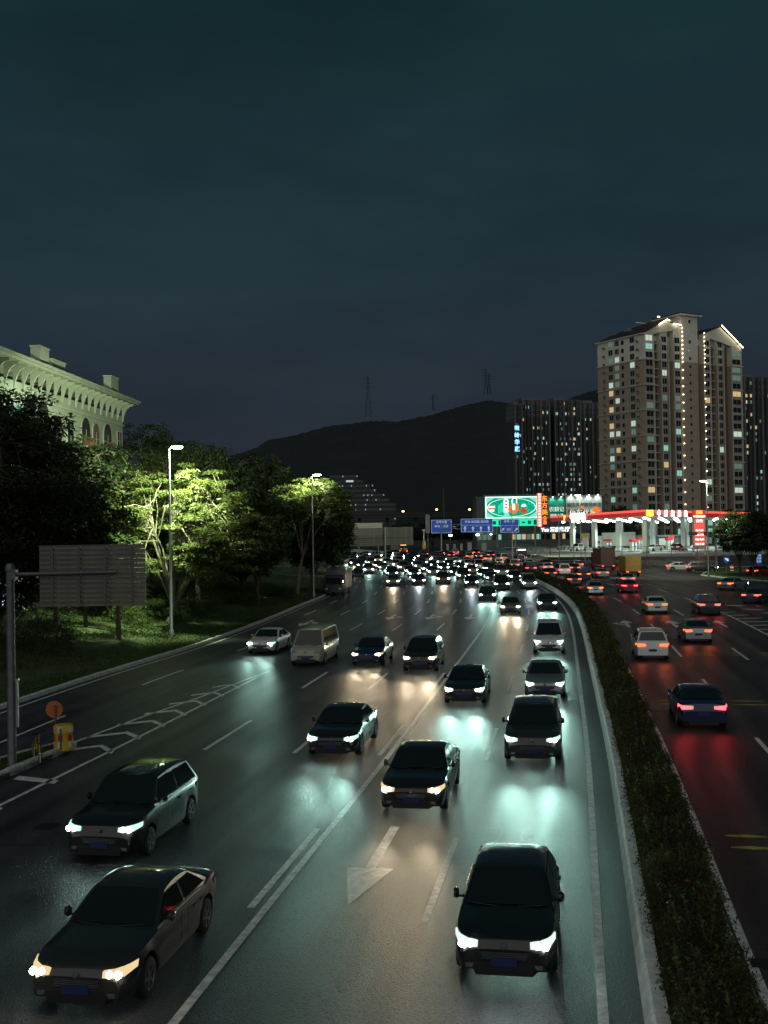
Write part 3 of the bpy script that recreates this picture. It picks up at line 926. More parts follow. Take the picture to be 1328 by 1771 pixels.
tree('shade_tree', 'dark tree at the back of the bank under the villa corner', bz(-24.6, 88), 14.0, 6.0, 2.4, 28, 420, 60, (.38, .16), M_LEAF_DARK, M_BARK, .45, (0, 0), .26, umbrella=.95)
tree('shade_tree', 'tall sparse tree in front of the hill foot', bz(-26, 122), 18.0, 8.0, 4.0, 29, 460, 50, (.44, .18), M_LEAF_DARK, M_BARK, .45, (0, 0), .26, umbrella=.9)
tree('shade_tree', 'distant dark tree closing the verge behind the second street lamp', bz(-17, 150), 17.2, 7.0, 3.5, 30, 420, 50, (.48, .2), M_LEAF_DARK, M_BARK, .45, (0, 0), .26, umbrella=.9)
tree('shade_tree', 'dark low tree at the far end of the verge by the bend', bz(-12.5, 172), 11, 5, 3.0, 31, 300, 45, (.45, .2), M_LEAF_DARK, M_BARK, .5, (0, 0), .22, umbrella=.9)
tree('shade_tree', 'dark bushy tree low behind the mast at the left picture edge', bz(-24.5, 70), 9.0, 5.0, 1.4, 32, 420, 60, (.32, .14), M_LEAF_DARK, M_BARK, .5, (0, 0), .2, umbrella=1.)
tree('shade_tree', 'dark bushy tree low under the villa arches', bz(-22.8, 99), 14.2, 5.4, 1.2, 33, 480, 60, (.38, .16), M_LEAF_DARK, M_BARK, .5, (0, 0), .2, umbrella=1.)
tree('shade_tree', 'dark bushy tree filling the gap left of the second street lamp', bz(-15.5, 120), 10.0, 4.8, 1.2, 34, 380, 60, (.38, .17), M_LEAF_DARK, M_BARK, .5, (0, 0), .2, umbrella=1.)
palm('broad fan palm lit green beside the lamp post', bz(-18.7, 77), 5.3, 3, 20, 1.5)
palm('fan palm with hanging fronds behind the right end of the sign back', bz(-17.8, 73.5), 3.7, 4, 20, 1.4)
palm('small dim fan palm low on the bank between sign and lamp post', bz(-20.8, 76.5), 5.7, 5, 16, 1.3)
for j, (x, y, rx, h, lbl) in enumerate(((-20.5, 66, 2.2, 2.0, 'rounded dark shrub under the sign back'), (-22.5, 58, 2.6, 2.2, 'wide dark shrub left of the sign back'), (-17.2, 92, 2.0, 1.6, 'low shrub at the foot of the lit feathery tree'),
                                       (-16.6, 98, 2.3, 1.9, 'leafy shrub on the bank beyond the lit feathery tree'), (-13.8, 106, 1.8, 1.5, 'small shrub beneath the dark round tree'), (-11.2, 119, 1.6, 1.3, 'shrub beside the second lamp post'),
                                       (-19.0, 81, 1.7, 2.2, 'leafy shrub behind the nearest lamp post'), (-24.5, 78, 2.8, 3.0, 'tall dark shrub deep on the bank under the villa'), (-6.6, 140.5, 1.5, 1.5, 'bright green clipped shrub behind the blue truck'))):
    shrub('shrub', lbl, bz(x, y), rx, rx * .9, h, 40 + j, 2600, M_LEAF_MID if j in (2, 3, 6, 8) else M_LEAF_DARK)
b_isl = thing('roadside_island', 'long grass island with kerb and trees beside the station approach', 'island')
bb = MB()
ipts = [ground(1232, 985), ground(1212, 996), ground(1262, 1002), ground(1345, 1008), ground(1420, 1012), ground(1420, 985), ground(1340, 983), ground(1270, 981)]
bb.prism([(p.x, p.y) for p in ipts], -.05, .17, M_GRASSBASE); bb.build('turf', b_isl)
bb = MB()
for q in range(len(ipts)):
    p, n_ = ipts[q], ipts[(q + 1) % len(ipts)]
    bb.tube([(p.x, p.y, .1), (n_.x, n_.y, .1)], .12, M_KERB2, 6)
bb.build('kerb', b_isl)
for j, (px, py, hh, rc, lbl) in enumerate(((1280, 997, 9.4, 3.8, 'leftmost of the dark layered trees on the island before the station'), (1303, 999, 8.6, 3.4, 'middle layered tree on the island before the station'), (1335, 1000, 9.6, 4.4, 'layered tree at the right picture edge before the station'))):
    p = ground(px, py)
    tree('almond_tree', lbl, (p.x, p.y, .15), hh, rc, 2.6, 60 + j, 190, 70, (.34, .17), M_LEAF_DARK, M_BARK, .22, (0, 0), .16, group='trees on the island by the station', umbrella=.8, limbs=10, cl_r=1.0)
for j, (px, py, Y, hh, rc, lbl) in enumerate(((1076, 905, 290, 12.5, 4.8, 'dark round tree behind the station canopy at the tower foot'), (1270, 905, 300, 12, 6, 'dark tree at the tower foot right of the street lamp'), (1318, 905, 290, 10, 5, 'dark tree at the right edge behind the station'), (1046, 905, 300, 9, 4, 'small dark tree beside the parking sign'))):
    p = at(px, py, Y)
    tree('shade_tree', lbl, (p.x, p.y, -.3), hh, rc, 2.5, 70 + j, 200, 60, (.5, .28), M_LEAF_DARK, M_BARK, .6, (0, 0), .25, group='dark trees behind the station')
for j, px in enumerate((640, 700, 748, 800, 850, 905, 960, 1010)):
    p = at(px, 905, 372 + 9 * (j % 3))
    tree('shade_tree', ('leftmost', 'second from the left', 'third from the left', 'fourth from the left', 'fifth from the left', 'third from the right', 'second from the right', 'rightmost')[j] + ' of the dark trees behind the sign gantry', (p.x, p.y, -.3), 8.2 + (j * 37 % 5) * .5, 6.5, 1.8, 80 + j, 150, 50, (.6, .35), M_LEAF_DARK, M_BARK, .6, (0, 0), .22, group='row of dark trees behind the gantry')
# ------------------------------------------------------------------ vehicles
M_TYRE = mat('tyre_rubber', (.018, .018, .018), .85)
M_RIM = mat('alloy', (.42, .43, .45), .3, .9)
M_CGLASS = mat('car_glass', (.012, .015, .017), .05, spec=.7)
M_PLAST = mat('black_plastic', (.014, .014, .015), .5)
M_CHROME = mat('chrome', (.6, .62, .64), .15, 1.)
M_PLATE = mat('plate_blue', (.012, .030, .13), .5)
M_LAMP_OFF = mat('lamp_glass', (.30, .32, .33), .12, coat=.6)
M_TAIL_OFF = mat('tail_glass', (.16, .008, .010), .2, coat=.5)
M_HEAD = {'teal': emit('headlight_led', (.72, 1.0, .90), 60), 'warm': emit('headlight_halogen', (1.0, .86, .58), 50), 'white': emit('headlight_white', (.92, 1.0, .95), 56), 'off': M_LAMP_OFF}
HCOL = {'teal': (.56, 1.0, .86), 'warm': (1.0, .80, .52), 'white': (.76, .92, 1.0)}
M_TAIL = {'red': emit('tail_red', (1.0, .055, .065), 6.0), 'orange': emit('tail_orange', (1.0, .085, .025), 4.5), 'amber': emit('tail_amber', (1.0, .16, .02), 4.0), 'off': M_TAIL_OFF}
M_HGLASS = {'teal': emit('lens_led', (.62, 1.0, .86), 1.1), 'warm': emit('lens_halogen', (1.0, .74, .40), .9), 'white': emit('lens_white', (.85, 1.0, .92), 1.0), 'off': M_LAMP_OFF}
PAINT = {}
for n_, c_, r_, me_ in (('black', (.010, .010, .011), .25, .0), ('graphite', (.045, .047, .05), .3, .5), ('white', (.62, .63, .62), .3, .0), ('silver', (.36, .37, .38), .3, .7),
                      ('blue', (.012, .025, .085), .28, .3), ('red', (.22, .012, .010), .3, .0), ('champagne', (.30, .25, .17), .3, .5), ('cream', (.34, .36, .28), .35, .0), ('brown', (.09, .055, .035), .3, .3),
                      ('yellow', (.52, .30, .03), .4, .0), ('green', (.06, .20, .14), .35, .0), ('truckblue', (.006, .012, .045), .6, .0), ('maroon', (.11, .035, .035), .5, .0)):
    PAINT[n_] = mat('paint_' + n_, c_, r_, me_, coat=0. if n_ == 'truckblue' else .7, noise=(2.5, .08))

SPEC = {  # length, width, height, belt, hood, deck, cowl y, screen top y, roof rear y, rear base y
    'sedan': (4.72, 1.82, 1.45, .96, .93, 1.04, .98, .20, -.98, -1.72),
    'suv': (4.62, 1.88, 1.70, 1.08, 1.04, 1.10, 1.02, .38, -1.72, -2.14),
    'hatch': (4.18, 1.77, 1.50, .98, .95, 1.02, .98, .28, -1.38, -1.92),
    'mpv': (4.95, 1.86, 1.84, 1.05, 1.02, 1.06, 1.52, .74, -2.10, -2.38),
    'van': (5.30, 1.95, 2.02, 1.10, 1.10, 1.10, 1.95, 1.25, -2.50, -2.60),
}
def car_parts(kind):
    L, W, H, belt, hood, deck, cy, wy, ry, by = SPEC[kind]
    hw, hl = W / 2, L / 2
    wy1, wy2 = hl - .88, -hl + .92                      # axles
    ra = .40
    def top(y):
        return float(np.interp(y, [-hl, -hl + .05, -hl + .16, by - .05, by + .25, cy - .1, cy, hl - .55, hl - .20, hl - .07, hl],
                               [.70, deck - .10, deck - .02, deck, belt, belt, belt, hood - .04, hood - .13, hood - .22, .62]))
    def wid(y):
        a = abs(y); e = .75
        k = 0 if a < hl - e else (a - (hl - e)) / e
        return hw * (1 - (.20 if y > 0 else .13) * k ** 2.2)
    ys = set(np.round(np.linspace(-hl + .2, hl - .2, 24), 3))
    ys |= {hl, hl - .03, hl - .07, hl - .13, -hl, -hl + .03, -hl + .09, cy, by}
    for w0 in (wy1, wy2):
        ys |= set(np.round(np.linspace(w0 - ra, w0 + ra, 13), 3))
    ys = sorted(ys)
    P = PAINT['black']
    b = MB(); ip, ik = b.mi(P), b.mi(M_PLAST)
    rows = []
    for y in ys:
        zt, w = top(y), wid(y)
        zb = .24
        for w0 in (wy1, wy2):
            d = abs(y - w0)
            if d < ra: zb = max(zb, .33 + math.sqrt(ra * ra - d * d) * .98)
        if y > hl - .1 or y < -hl + .1: zb = .30
        z4 = max(zt - .20, zb + .06); z5 = max(min(.56, zt - .22), zb + .035); z6 = max(.33, zb + .02)
        h = [(0, zt + .02), (.5 * w, zt + .016), (.82 * w, zt - .004), (.95 * w, zt - .045), (1.0 * w, z4), (1.005 * w, z5), (.985 * w, z6), (.955 * w, zb), (.70 * w, zb), (.68 * w, .2), (0, .2)]
        rows.append([(x, y, z) for x, z in h])
    K = len(rows[0])
    idx = []
    for r in rows:
        a = []
        for (x, y, z) in r:
            b.v.append((x, y, z)); a.append(len(b.v) - 1)
        c = [a[0]]
        for (x, y, z) in r[1:-1]:
            b.v.append((-x, y, z)); c.append(len(b.v) - 1)
        c.append(a[-1])
        idx.append((a, c))
    for q in range(len(rows) - 1):
        for j in range(K - 1):
            m_ = ip if j < 7 else ik
            a0, a1 = idx[q][0], idx[q + 1][0]; c0, c1 = idx[q][1], idx[q + 1][1]
            b.f.append((a0[j], a0[j + 1], a1[j + 1], a1[j])); b.m.append(m_)
            b.f.append((c0[j + 1], c0[j], c1[j], c1[j + 1])); b.m.append(m_)
    for q, rev in ((0, False), (len(rows) - 1, True)):
        a, c = idx[q]
        for j in range(K - 1):
            f = (a[j], a[j + 1], c[j + 1], c[j])
            f = tuple(dict.fromkeys(f))
            b.f.append(f if not rev else tuple(reversed(f))); b.m.append(ip if j < 6 else ik)
    # greenhouse
    wb, wr, zr = hw * .93, hw * .73, H
    bz_ = belt - .04
    def sx(z): return wb + (wr - wb) * (z - bz_) / (zr - .06 - bz_)
    st = []
    for t in np.linspace(0, 1, 5): st.append((cy + (wy - cy) * t, belt - .01 + (zr - .05 - belt + .01) * t))
    for t in np.linspace(.15, .9, 5): st.append((wy + (ry - wy) * t, zr - .05 + .05 * math.sin(math.pi * t)))
    for t in np.linspace(0, 1, 5): st.append((ry + (by - ry) * t, zr - .06 + (max(deck, belt) - .01 - zr + .06) * t))
    g0 = []
    for y, z in st:
        row = [(0, z + .012), (.6 * sx(z), z + .006), (.9 * sx(z), z - .012), (sx(z - .05), max(z - .05, bz_)), (wb, bz_)]
        a = []
        for x, zz in row:
            b.v.append((x, y, zz)); a.append(len(b.v) - 1)
        c = [a[0]]
        for x, zz in row[1:]:
            b.v.append((-x, y, zz)); c.append(len(b.v) - 1)
        g0.append((a, c))
    for q in range(len(st) - 1):
        for j in range(4):
            a0, a1 = g0[q][0], g0[q + 1][0]; c0, c1 = g0[q][1], g0[q + 1][1]
            b.f.append((a0[j + 1], a0[j], a1[j], a1[j + 1])); b.m.append(ip)
            b.f.append((c0[j], c0[j + 1], c1[j + 1], c1[j])); b.m.append(ip)
    # door seams
    for y in (wy - .25, (wy + ry) / 2, ):
        for sgn in (1, -1):
            b.box((sgn * (hw + .002), y, belt * .68), (.006, .012, belt * .52), M_PLAST)
    # handles and sills
    for y in (wy - .95, (wy + ry) / 2 - .75):
        for sgn in (1, -1):
            b.box((sgn * (hw + .012), y, belt - .17), (.025, .17, .028), P)
    for sgn in (1, -1):
        b.tube([(sgn * (wb + .012), cy - .25, belt + .005), (sgn * (wb + .012), (cy + by) / 2, belt + .012), (sgn * (wb + .012), by + .45, belt + .005)], .010, M_CHROME, 4)
    b.lathe([(0, .02), (.055, .016), (.06, 0)], (0, hl + .006, hood - .26), M_CHROME, 'y', 10)
    for sgn in (1, -1):
        b.tube([(sgn * .18, cy + .03, belt + .02), (sgn * .62, cy - .02, belt + .045)], .009, M_PLAST, 4)
        b.box((sgn * hw * .62, hl - .01, .36), (.20, .03, .07), M_CHROME)
    parts = {'body': b.mesh('body', 38)}
    # glass
    def panel(corners, off, bow=.0):
        c = [Vector(p) for p in corners]
        n = (c[1] - c[0]).cross(c[3] - c[0]).normalized()
        mb_ = MB(); i = mb_.mi(M_CGLASS); nn = 5
        for r in range(2):
            for q in range(nn):
                t = q / (nn - 1)
                p = (c[0].lerp(c[1], t) if r == 0 else c[3].lerp(c[2], t)) + n * (off + bow * math.sin(math.pi * t))
                mb_.v.append(tuple(p))
        for q in range(nn - 1):
            mb_.f.append((q, q + 1, nn + q + 1, nn + q)); mb_.m.append(i)
        return mb_
    def ws(t0, t1, y0, z0, y1, z1):
        ya_, za = y0 + (y1 - y0) * t0, z0 + (z1 - z0) * t0
        yb_, zb_ = y0 + (y1 - y0) * t1, z0 + (z1 - z0) * t1
        return ya_, za, yb_, zb_
    y0, z0, y1, z1 = ws(.05, .95, cy, belt, wy, zr - .05)
    parts['windshield'] = panel([(-sx(z0) * .93, y0, z0), (sx(z0) * .93, y0, z0), (sx(z1) * .88, y1, z1), (-sx(z1) * .88, y1, z1)][::-1] if False else [(sx(z0) * .93, y0, z0), (-sx(z0) * .93, y0, z0), (-sx(z1) * .88, y1, z1), (sx(z1) * .88, y1, z1)], .016, .012).mesh('windshield', 40)
    y0, z0, y1, z1 = ws(.08, .90, by, max(deck, belt), ry, zr - .06)
    parts['rear_window'] = panel([(-sx(z0) * .9, y0, z0), (sx(z0) * .9, y0, z0), (sx(z1) * .86, y1, z1), (-sx(z1) * .86, y1, z1)], .016, .012).mesh('rear_window', 40)
    zl, zh = belt + .03, zr - .13
    def yl(z): return cy + (wy - cy) * (z - belt) / (zr - .05 - belt) - .12
    def yr_(z): return by + (ry - by) * (z - belt) / (zr - .05 - belt) + .16
    ym = (yl((zl + zh) / 2) + yr_((zl + zh) / 2)) / 2 - .05
    for nm, fr, rr in (('front', lambda z: yl(z), lambda z: ym + .04), ('rear', lambda z: ym - .04, lambda z: yr_(z))):
        for sg, tg in ((1, 'r'), (-1, 'l')):
            q = [(sg * sx(zl), fr(zl), zl), (sg * sx(zl), rr(zl), zl), (sg * sx(zh), rr(zh), zh), (sg * sx(zh), fr(zh), zh)]
            if sg > 0: q = [q[1], q[0], q[3], q[2]]
            parts['side_window_' + nm + tg] = panel(q, .012).mesh('side_window')
    # lamps: three-segment lens wrapped round the corner
    def lens(front, sg):
        b_ = MB(); i = b_.mi(M_LAMP_OFF if front else M_TAIL_OFF)
        if front:
            zc = hood - .23
            xs = [(.50, zc - .055, zc + .03), (.70, zc - .065, zc + .055), (.86, zc - .06, zc + .075), (.97, zc - .01, zc + .08)]
        else:
            zc = deck - .19
            xs = [(.42, zc - .05, zc + .05), (.66, zc - .07, zc + .06), (.86, zc - .08, zc + .07), (.985, zc - .05, zc + .07)]
        e = 1 if front else -1
        for f, za, zb_ in xs:
            # y where the body's plan has this half-width
            x = f * hw
            yy_ = hl
            for yv in np.linspace(hl, hl - .75, 60):
                if wid(e * yv) >= x: yy_ = yv; break
            for z, back in ((za, .0), (zb_, .05 if front else .02)):
                b_.v.append((sg * (x + .006), e * (yy_ + .012 - back * .5), z))
        for q in range(3):
            f = (2 * q, 2 * q + 2, 2 * q + 3, 2 * q + 1)
            b_.f.append(f if (sg * e) < 0 else tuple(reversed(f))); b_.m.append(i)
        n = len(b_.v)
        for (x, y, z) in list(b_.v): b_.v.append((x * .97, y - e * .09, z))
        for q in range(3):
            for r in (0, 1):
                f = (2 * q + r, 2 * q + 2 + r, n + 2 * q + 2 + r, n + 2 * q + r)
                b_.f.append(f); b_.m.append(i)
        b_.f.append((0, 1, n + 1, n)); b_.m.append(i); b_.f.append((6, 7, n + 7, n + 6)); b_.m.append(i)
        if front:
            for f, rr_ in ((.64, .052), (.80, .060)):
                x = f * hw; yy_ = hl
                for yv in np.linspace(hl, hl - .75, 60):
                    if wid(yv) >= x: yy_ = yv; break
                b_.lathe([(rr_, -.03), (rr_, .012), (rr_ * .7, .022), (0, .026)], (sg * x, yy_ + .012, zc), M_CHROME, 'y', 12)
        return b_
    for sg, tg in ((1, 'r'), (-1, 'l')):
        parts['headlight_' + tg] = lens(True, sg).mesh('headlight')
        parts['taillight_' + tg] = lens(False, sg).mesh('taillight')
        mm = MB(); mm.lathe([(.0, -.05), (.07, -.04), (.10, .0), (.085, .05), (0, .065)], (sg * (wb + .13), cy - .42, belt + .08), P, 'x', 10); mm.box((sg * (wb + .03), cy - .42, belt + .03), (.14, .05, .04), M_PLAST)
        parts['mirror_' + tg] = mm.mesh('mirror', 50)
    gr = MB()
    gr.slab((0, hl + .004, 0), (1, 0, 0), (0, 0, 1), (0, 1, 0), [(-.42 * hw, .47), (.42 * hw, .47), (.50 * hw, .60), (-.50 * hw, .60)], -.03, .006, M_PLAST)
    for q in range(4): gr.box((0, hl + .014, .49 + .03 * q), (.84 * hw, .008, .009), M_CHROME)
    gr.slab((0, hl + .004, 0), (1, 0, 0), (0, 0, 1), (0, 1, 0), [(-.62 * hw, .32), (.62 * hw, .32), (.56 * hw, .415), (-.56 * hw, .415)], -.03, .004, M_PLAST)
    parts['grille'] = gr.mesh('grille')
    parts['plate_front'] = MB().box((0, hl + .022, .435), (.44, .012, .14), M_PLATE).mesh('number_plate')
    parts['plate_rear'] = MB().box((0, -hl - .012, .62), (.44, .012, .14), M_PLATE).mesh('number_plate')
    ty = MB(); ty.lathe([(.20, -.095), (.30, -.10), (.325, -.085), (.33, 0), (.325, .085), (.30, .10), (.20, .095)], (0, 0, 0), M_TYRE, 'x', 20)
    parts['wheel'] = ty.mesh('wheel', 35)
    rm = MB(); rm.lathe([(.205, -.05), (.205, .085), (.19, .085), (.18, .02), (.0, .03)], (0, 0, 0), M_RIM, 'x', 18)
    for q in range(5):
        a = 2 * math.pi * q / 5
        c, s_ = math.cos(a), math.sin(a)
        rm.slab((.045, 0, 0), (0, c, s_), (0, -s_, c), (1, 0, 0), [(.02, -.035), (.19, -.02), (.19, .02), (.02, .035)], 0, .035, M_RIM)
    parts['rim'] = rm.mesh('rim', 35)
    parts['_dim'] = (L, W, H, hood - .23, deck - .19, wy1, wy2)
    return parts
CARP = {k: car_parts(k) for k in SPEC}

def car(kind, label, group, pos, rz, paint, head='off', tail='off', power=0., beams=2, detail=True, name=None, cat='car'):
    p = CARP[kind]; L, W, H, zh, zt, wy1, wy2 = p['_dim']
    T = thing(name or {'sedan': 'sedan_car', 'suv': 'sport_utility_car', 'hatch': 'hatchback_car', 'mpv': 'people_carrier', 'van': 'minibus'}[kind], label, cat, pos, rz, group)
    def put(key, nm, loc=None, m=None, m1=None):
        o = link(nm, p[key], T)
        if m1 is not None:
            o.material_slots[1].link = 'OBJECT'; o.material_slots[1].material = m1
        if loc: o.location = loc
        if m is not None:
            o.material_slots[0].link = 'OBJECT'; o.material_slots[0].material = m
        return o
    put('body', 'body', m=PAINT[paint]); put('windshield', 'windshield'); put('rear_window', 'rear_window')
    for k in ('frontr', 'frontl', 'rearr', 'rearl'): put('side_window_' + k, 'side_window')
    for t in 'rl':
        put('headlight_' + t, 'headlight', m=M_HGLASS[head], m1=M_HEAD[head]); put('taillight_' + t, 'taillight', m=M_TAIL[tail])
        if detail: put('mirror_' + t, 'mirror', m=PAINT[paint])
    if detail:
        put('grille', 'grille'); put('plate_front', 'number_plate'); put('plate_rear', 'number_plate')
    for sx_ in (1, -1):
        for wy in (wy1, wy2):
            w = put('wheel', 'wheel', (sx_ * (W / 2 - .105), wy, .33))
            if detail:
                r = link('rim', p['rim'], w); r.location = (sx_ * .02, 0, 0)
                if sx_ < 0: r.scale = (-1, 1, 1)
    if power:
        for x in ((-.62 * W / 2, .62 * W / 2) if beams == 2 else (0,)):
            spot('headlight_beam', T, (x, L / 2 + .06, zh), (0, 1, .085), power * (1.7 if beams == 2 else 3), R_(46), HCOL[head], .07, 1.)
        if beams == 2: spot('headlight_spill', T, (0, L / 2 + .07, zh), (0, 1, -.02), power * .16, R_(125), HCOL[head], .3, 1.)
    return T

def on_lane(path, y, off, facing):                     # facing -1: towards the camera
    s_ = path.sy(y); x, yy = path.at(s_, off)
    return (x, yy, 0.), path.ang(s_) + (math.pi if facing < 0 else 0.)
def front_at(y, off, facing, L):
    s_ = BASE.sy(y) + L / 2
    x, yy = BASE.at(s_, off)
    return (x, yy, 0.), BASE.ang(s_) + (math.pi if facing < 0 else 0.)

BP = 350.
G1 = 'oncoming cars with headlights lit'
near = [  # kind, y of the front, offset, paint, lamp, power, label
    ('sedan', 17.0, -5.0, 'graphite', 'warm', .6, 'dark grey sedan with warm headlights at the bottom left corner'),
    ('suv', 24.6, -8.1, 'black', 'teal', .45, 'black sport utility car with blue white lamps at lower left'),
    ('sedan', 29.6, -1.45, 'black', 'warm', .55, 'black sedan with warm headlights behind the painted arrow, between solid and dashed line'),
    ('hatch', 19.0, 1.75, 'black', 'white', .8, 'black hatchback at the bottom edge in the lane beside the median'),
    ('suv', 36.2, 1.55, 'graphite', 'teal', 1., 'grey sport utility car second from the bottom in the lane beside the median'),
    ('sedan', 36.4, -5.2, 'black', 'teal', .8, 'black sedan with teal headlights left of the solid line, half way down the road'),
    ('sedan', 47.6, -1.7, 'black', 'teal', 1.1, 'black sedan with teal headlights just right of the solid line'),
    ('sedan', 49.5, 1.75, 'silver', 'teal', 1., 'silver sedan third from the bottom in the lane beside the median'),
    ('mpv', 66.5, 1.75, 'white', 'teal', 1., 'white people carrier fourth from the bottom in the lane beside the median'),
    ('sedan', 60.5, -8.3, 'blue', 'warm', .8, 'dark blue sedan with amber glow, left of a pair driving abreast'),
    ('suv', 58.0, -5.0, 'black', 'warm', .8, 'black sport utility car, right of a pair driving abreast left of the solid line'),
    ('sedan', 66.0, -16.0, 'white', 'teal', 1.1, 'white car with bright teal headlights alone on the service road side'),
    ('sedan', 96.0, -1.6, 'champagne', 'warm', 1., 'champagne sedan with warm headlights past the end of the solid line'),
    ('sedan', 100.5, 1.7, 'graphite', 'teal', 1., 'grey sedan near the painted arrow by the median at the start of the bend'),
    ('sedan', 113.0, -3.9, 'black', 'teal', 1., 'black sedan with teal headlights changing lanes at the start of the bend'),
    ('suv', 147.5, -8.5, 'brown', 'warm', 1., 'brown sport utility car with round warm headlights in the middle of the bend'),
    ('sedan', 146.5, -11.8, 'black', 'white', .8, 'black sedan with one orange glint, beside the brown car in the bend'),
    ('sedan', 145.0, -15.2, 'champagne', 'warm', 1., 'champagne sedan with warm headlights left of the black sedan in the bend'),
    ('mpv', 186.0, -18.4, 'silver', 'teal', .8, 'silver people carrier with teal headlights beyond the blue truck'),
]
for kind, y, off, pt, hd, pw, lb in near:
    pos, rz = front_at(y, off, -1, SPEC[kind][0])
    car(kind, lb, G1, pos, rz, pt, hd, 'off', BP * pw, 2 if y < 120 else 1)
pos, rz = front_at(60.5, -11.8, -1, 5.3)
car('van', 'pale cream minibus with unlit lamps near the tip of the painted chevrons', None, pos, rz, 'cream', 'off', 'off', 0, cat='minibus')
pos, rz = front_at(170, -20.4, -1, 4.72)
car('sedan', 'dark sedan with unlit lamps waiting behind the blue truck', None, pos, rz, 'black', 'off', 'off')

# thick traffic round the bend
rs = random.Random(12)
ORD = ['nearest', 'second', 'third', 'fourth', 'fifth', 'sixth', 'seventh', 'eighth', 'ninth', 'tenth', 'eleventh', 'twelfth', 'thirteenth', 'fourteenth', 'fifteenth', 'sixteenth']
LANE = ['first', 'second', 'third', 'fourth', 'fifth', 'sixth', 'seventh']
KW = {'sedan': 'sedan', 'suv': 'sport utility car', 'hatch': 'hatchback', 'mpv': 'people carrier', 'van': 'minibus'}
CW = {'graphite': 'grey', 'blue': 'dark blue'}
kinds = ['sedan', 'sedan', 'suv', 'hatch', 'mpv']
cols_ = ['black', 'white', 'silver', 'graphite', 'champagne', 'blue', 'white', 'black']
for ln, (off, y0) in enumerate(((1.75, 132), (-1.7, 131), (-5.1, 136), (-8.4, 172), (-11.8, 168), (-15.2, 166), (-18.4, 210))):
    y = y0 + rs.uniform(0, 4); q_ = 0
    while y < 305:
        kd = rs.choice(kinds)
        pos, rz = front_at(y, off, -1, SPEC[kd][0])
        hd = rs.choice(['teal', 'teal', 'white', 'warm'])
        pt = rs.choice(cols_)
        car(kd, f'{ORD[q_]} far car, {CW.get(pt, pt)} {KW[kd]}, in {LANE[ln]} oncoming lane from the median', 'far oncoming cars on the bend', pos, rz, pt, hd, 'off', BP * .8 if rs.random() < .55 else 0, 1, False)
        y += rs.uniform(11, 19); q_ += 1

G2 = 'outgoing cars with tail lights lit'
out = [   # kind, y of the rear, offset, paint, tail, label
    ('sedan', 42.6, 7.75, 'blue', 'red', 'dark blue sedan with red tail lights nearest on the outgoing road'),
    ('suv', 63.5, 7.6, 'white', 'orange', 'white sport utility car next to the median ahead of the blue sedan'),
    ('sedan', 72.5, 11.2, 'silver', 'orange', 'silver sedan in the second outgoing lane beside the rumble strip'),
    ('sedan', 95.5, 10.9, 'white', 'orange', 'white sedan in the second outgoing lane past the painted arrows'),
    ('suv', 94.0, 15.0, 'black', 'red', 'black sport utility car by the hatched area, tail lights red'),
    ('hatch', 121.0, 8.0, 'silver', 'amber', 'silver hatchback by the median where the outgoing road starts to bend'),
    ('sedan', 124.0, 12.2, 'red', 'red', 'red sedan ahead of the white sedan in the second outgoing lane'),
    ('sedan', 140.0, 8.0, 'graphite', 'orange', 'grey sedan close to the median hedge at the outgoing bend'),
]
for kind, y, off, pt, tl, lb in out:
    pos, rz = front_at(y, off, 1, SPEC[kind][0])
    T_ = car(kind, lb, G2, pos, rz, pt, 'white', tl, BP * .30, 1)
    d_ = SPEC[kind]
    for sx_ in (-1, 1): spot('taillight_glow', T_, (sx_ * d_[1] * .36, -d_[0] / 2 - .05, d_[5] - .19), (0, -1, -.25), 16, R_(120), (1.0, .06, .06) if tl == 'red' else (1.0, .16, .05), .08, .8)
for ln, (off, y0) in enumerate(((7.7, 158), (11.2, 152), (14.8, 138), (18.4, 186), (22.0, 205))):
    y = y0 + rs.uniform(0, 5); q_ = 0
    while y < 300:
        kd = rs.choice(kinds)
        pos, rz = front_at(y, off, 1, SPEC[kd][0])
        pt = rs.choice(cols_)
        car(kd, f'{ORD[q_]} far car, {CW.get(pt, pt)} {KW[kd]}, in {LANE[ln]} outgoing lane from the hedge', 'far outgoing cars', pos, rz, pt, 'white', rs.choice(['red', 'orange', 'orange', 'amber']), BP * .3 if rs.random() < .3 else 0, 1, False)
        y += rs.uniform(12, 22); q_ += 1
# cars turning towards the station, seen side on
for px, py, kd, pt, tl, ang, lb in ((1178, 987, 'sedan', 'white', 'orange', 98, 'white sedan crossing sideways in front of the station fence'), (1214, 990, 'suv', 'black', 'red', 100, 'black sport utility car side on behind the white sedan near the price sign'),
                                    (1268, 1020, 'sedan', 'silver', 'amber', 62, 'silver car leaving to the right before the tree island'), (1312, 1042, 'sedan', 'blue', 'orange', 58, 'blue car at the right picture edge beside the hatched area'),
                                    (1316, 996, 'hatch', 'red', 'orange', 80, 'red hatchback behind the tree island at the right edge')):
    p = ground(px, py)
    car(kd, lb, 'cars turning off to the station', (p.x, p.y, 0), R_(-ang if px < 1240 else -ang + 20), pt, 'white', tl, BP * .2, 1)

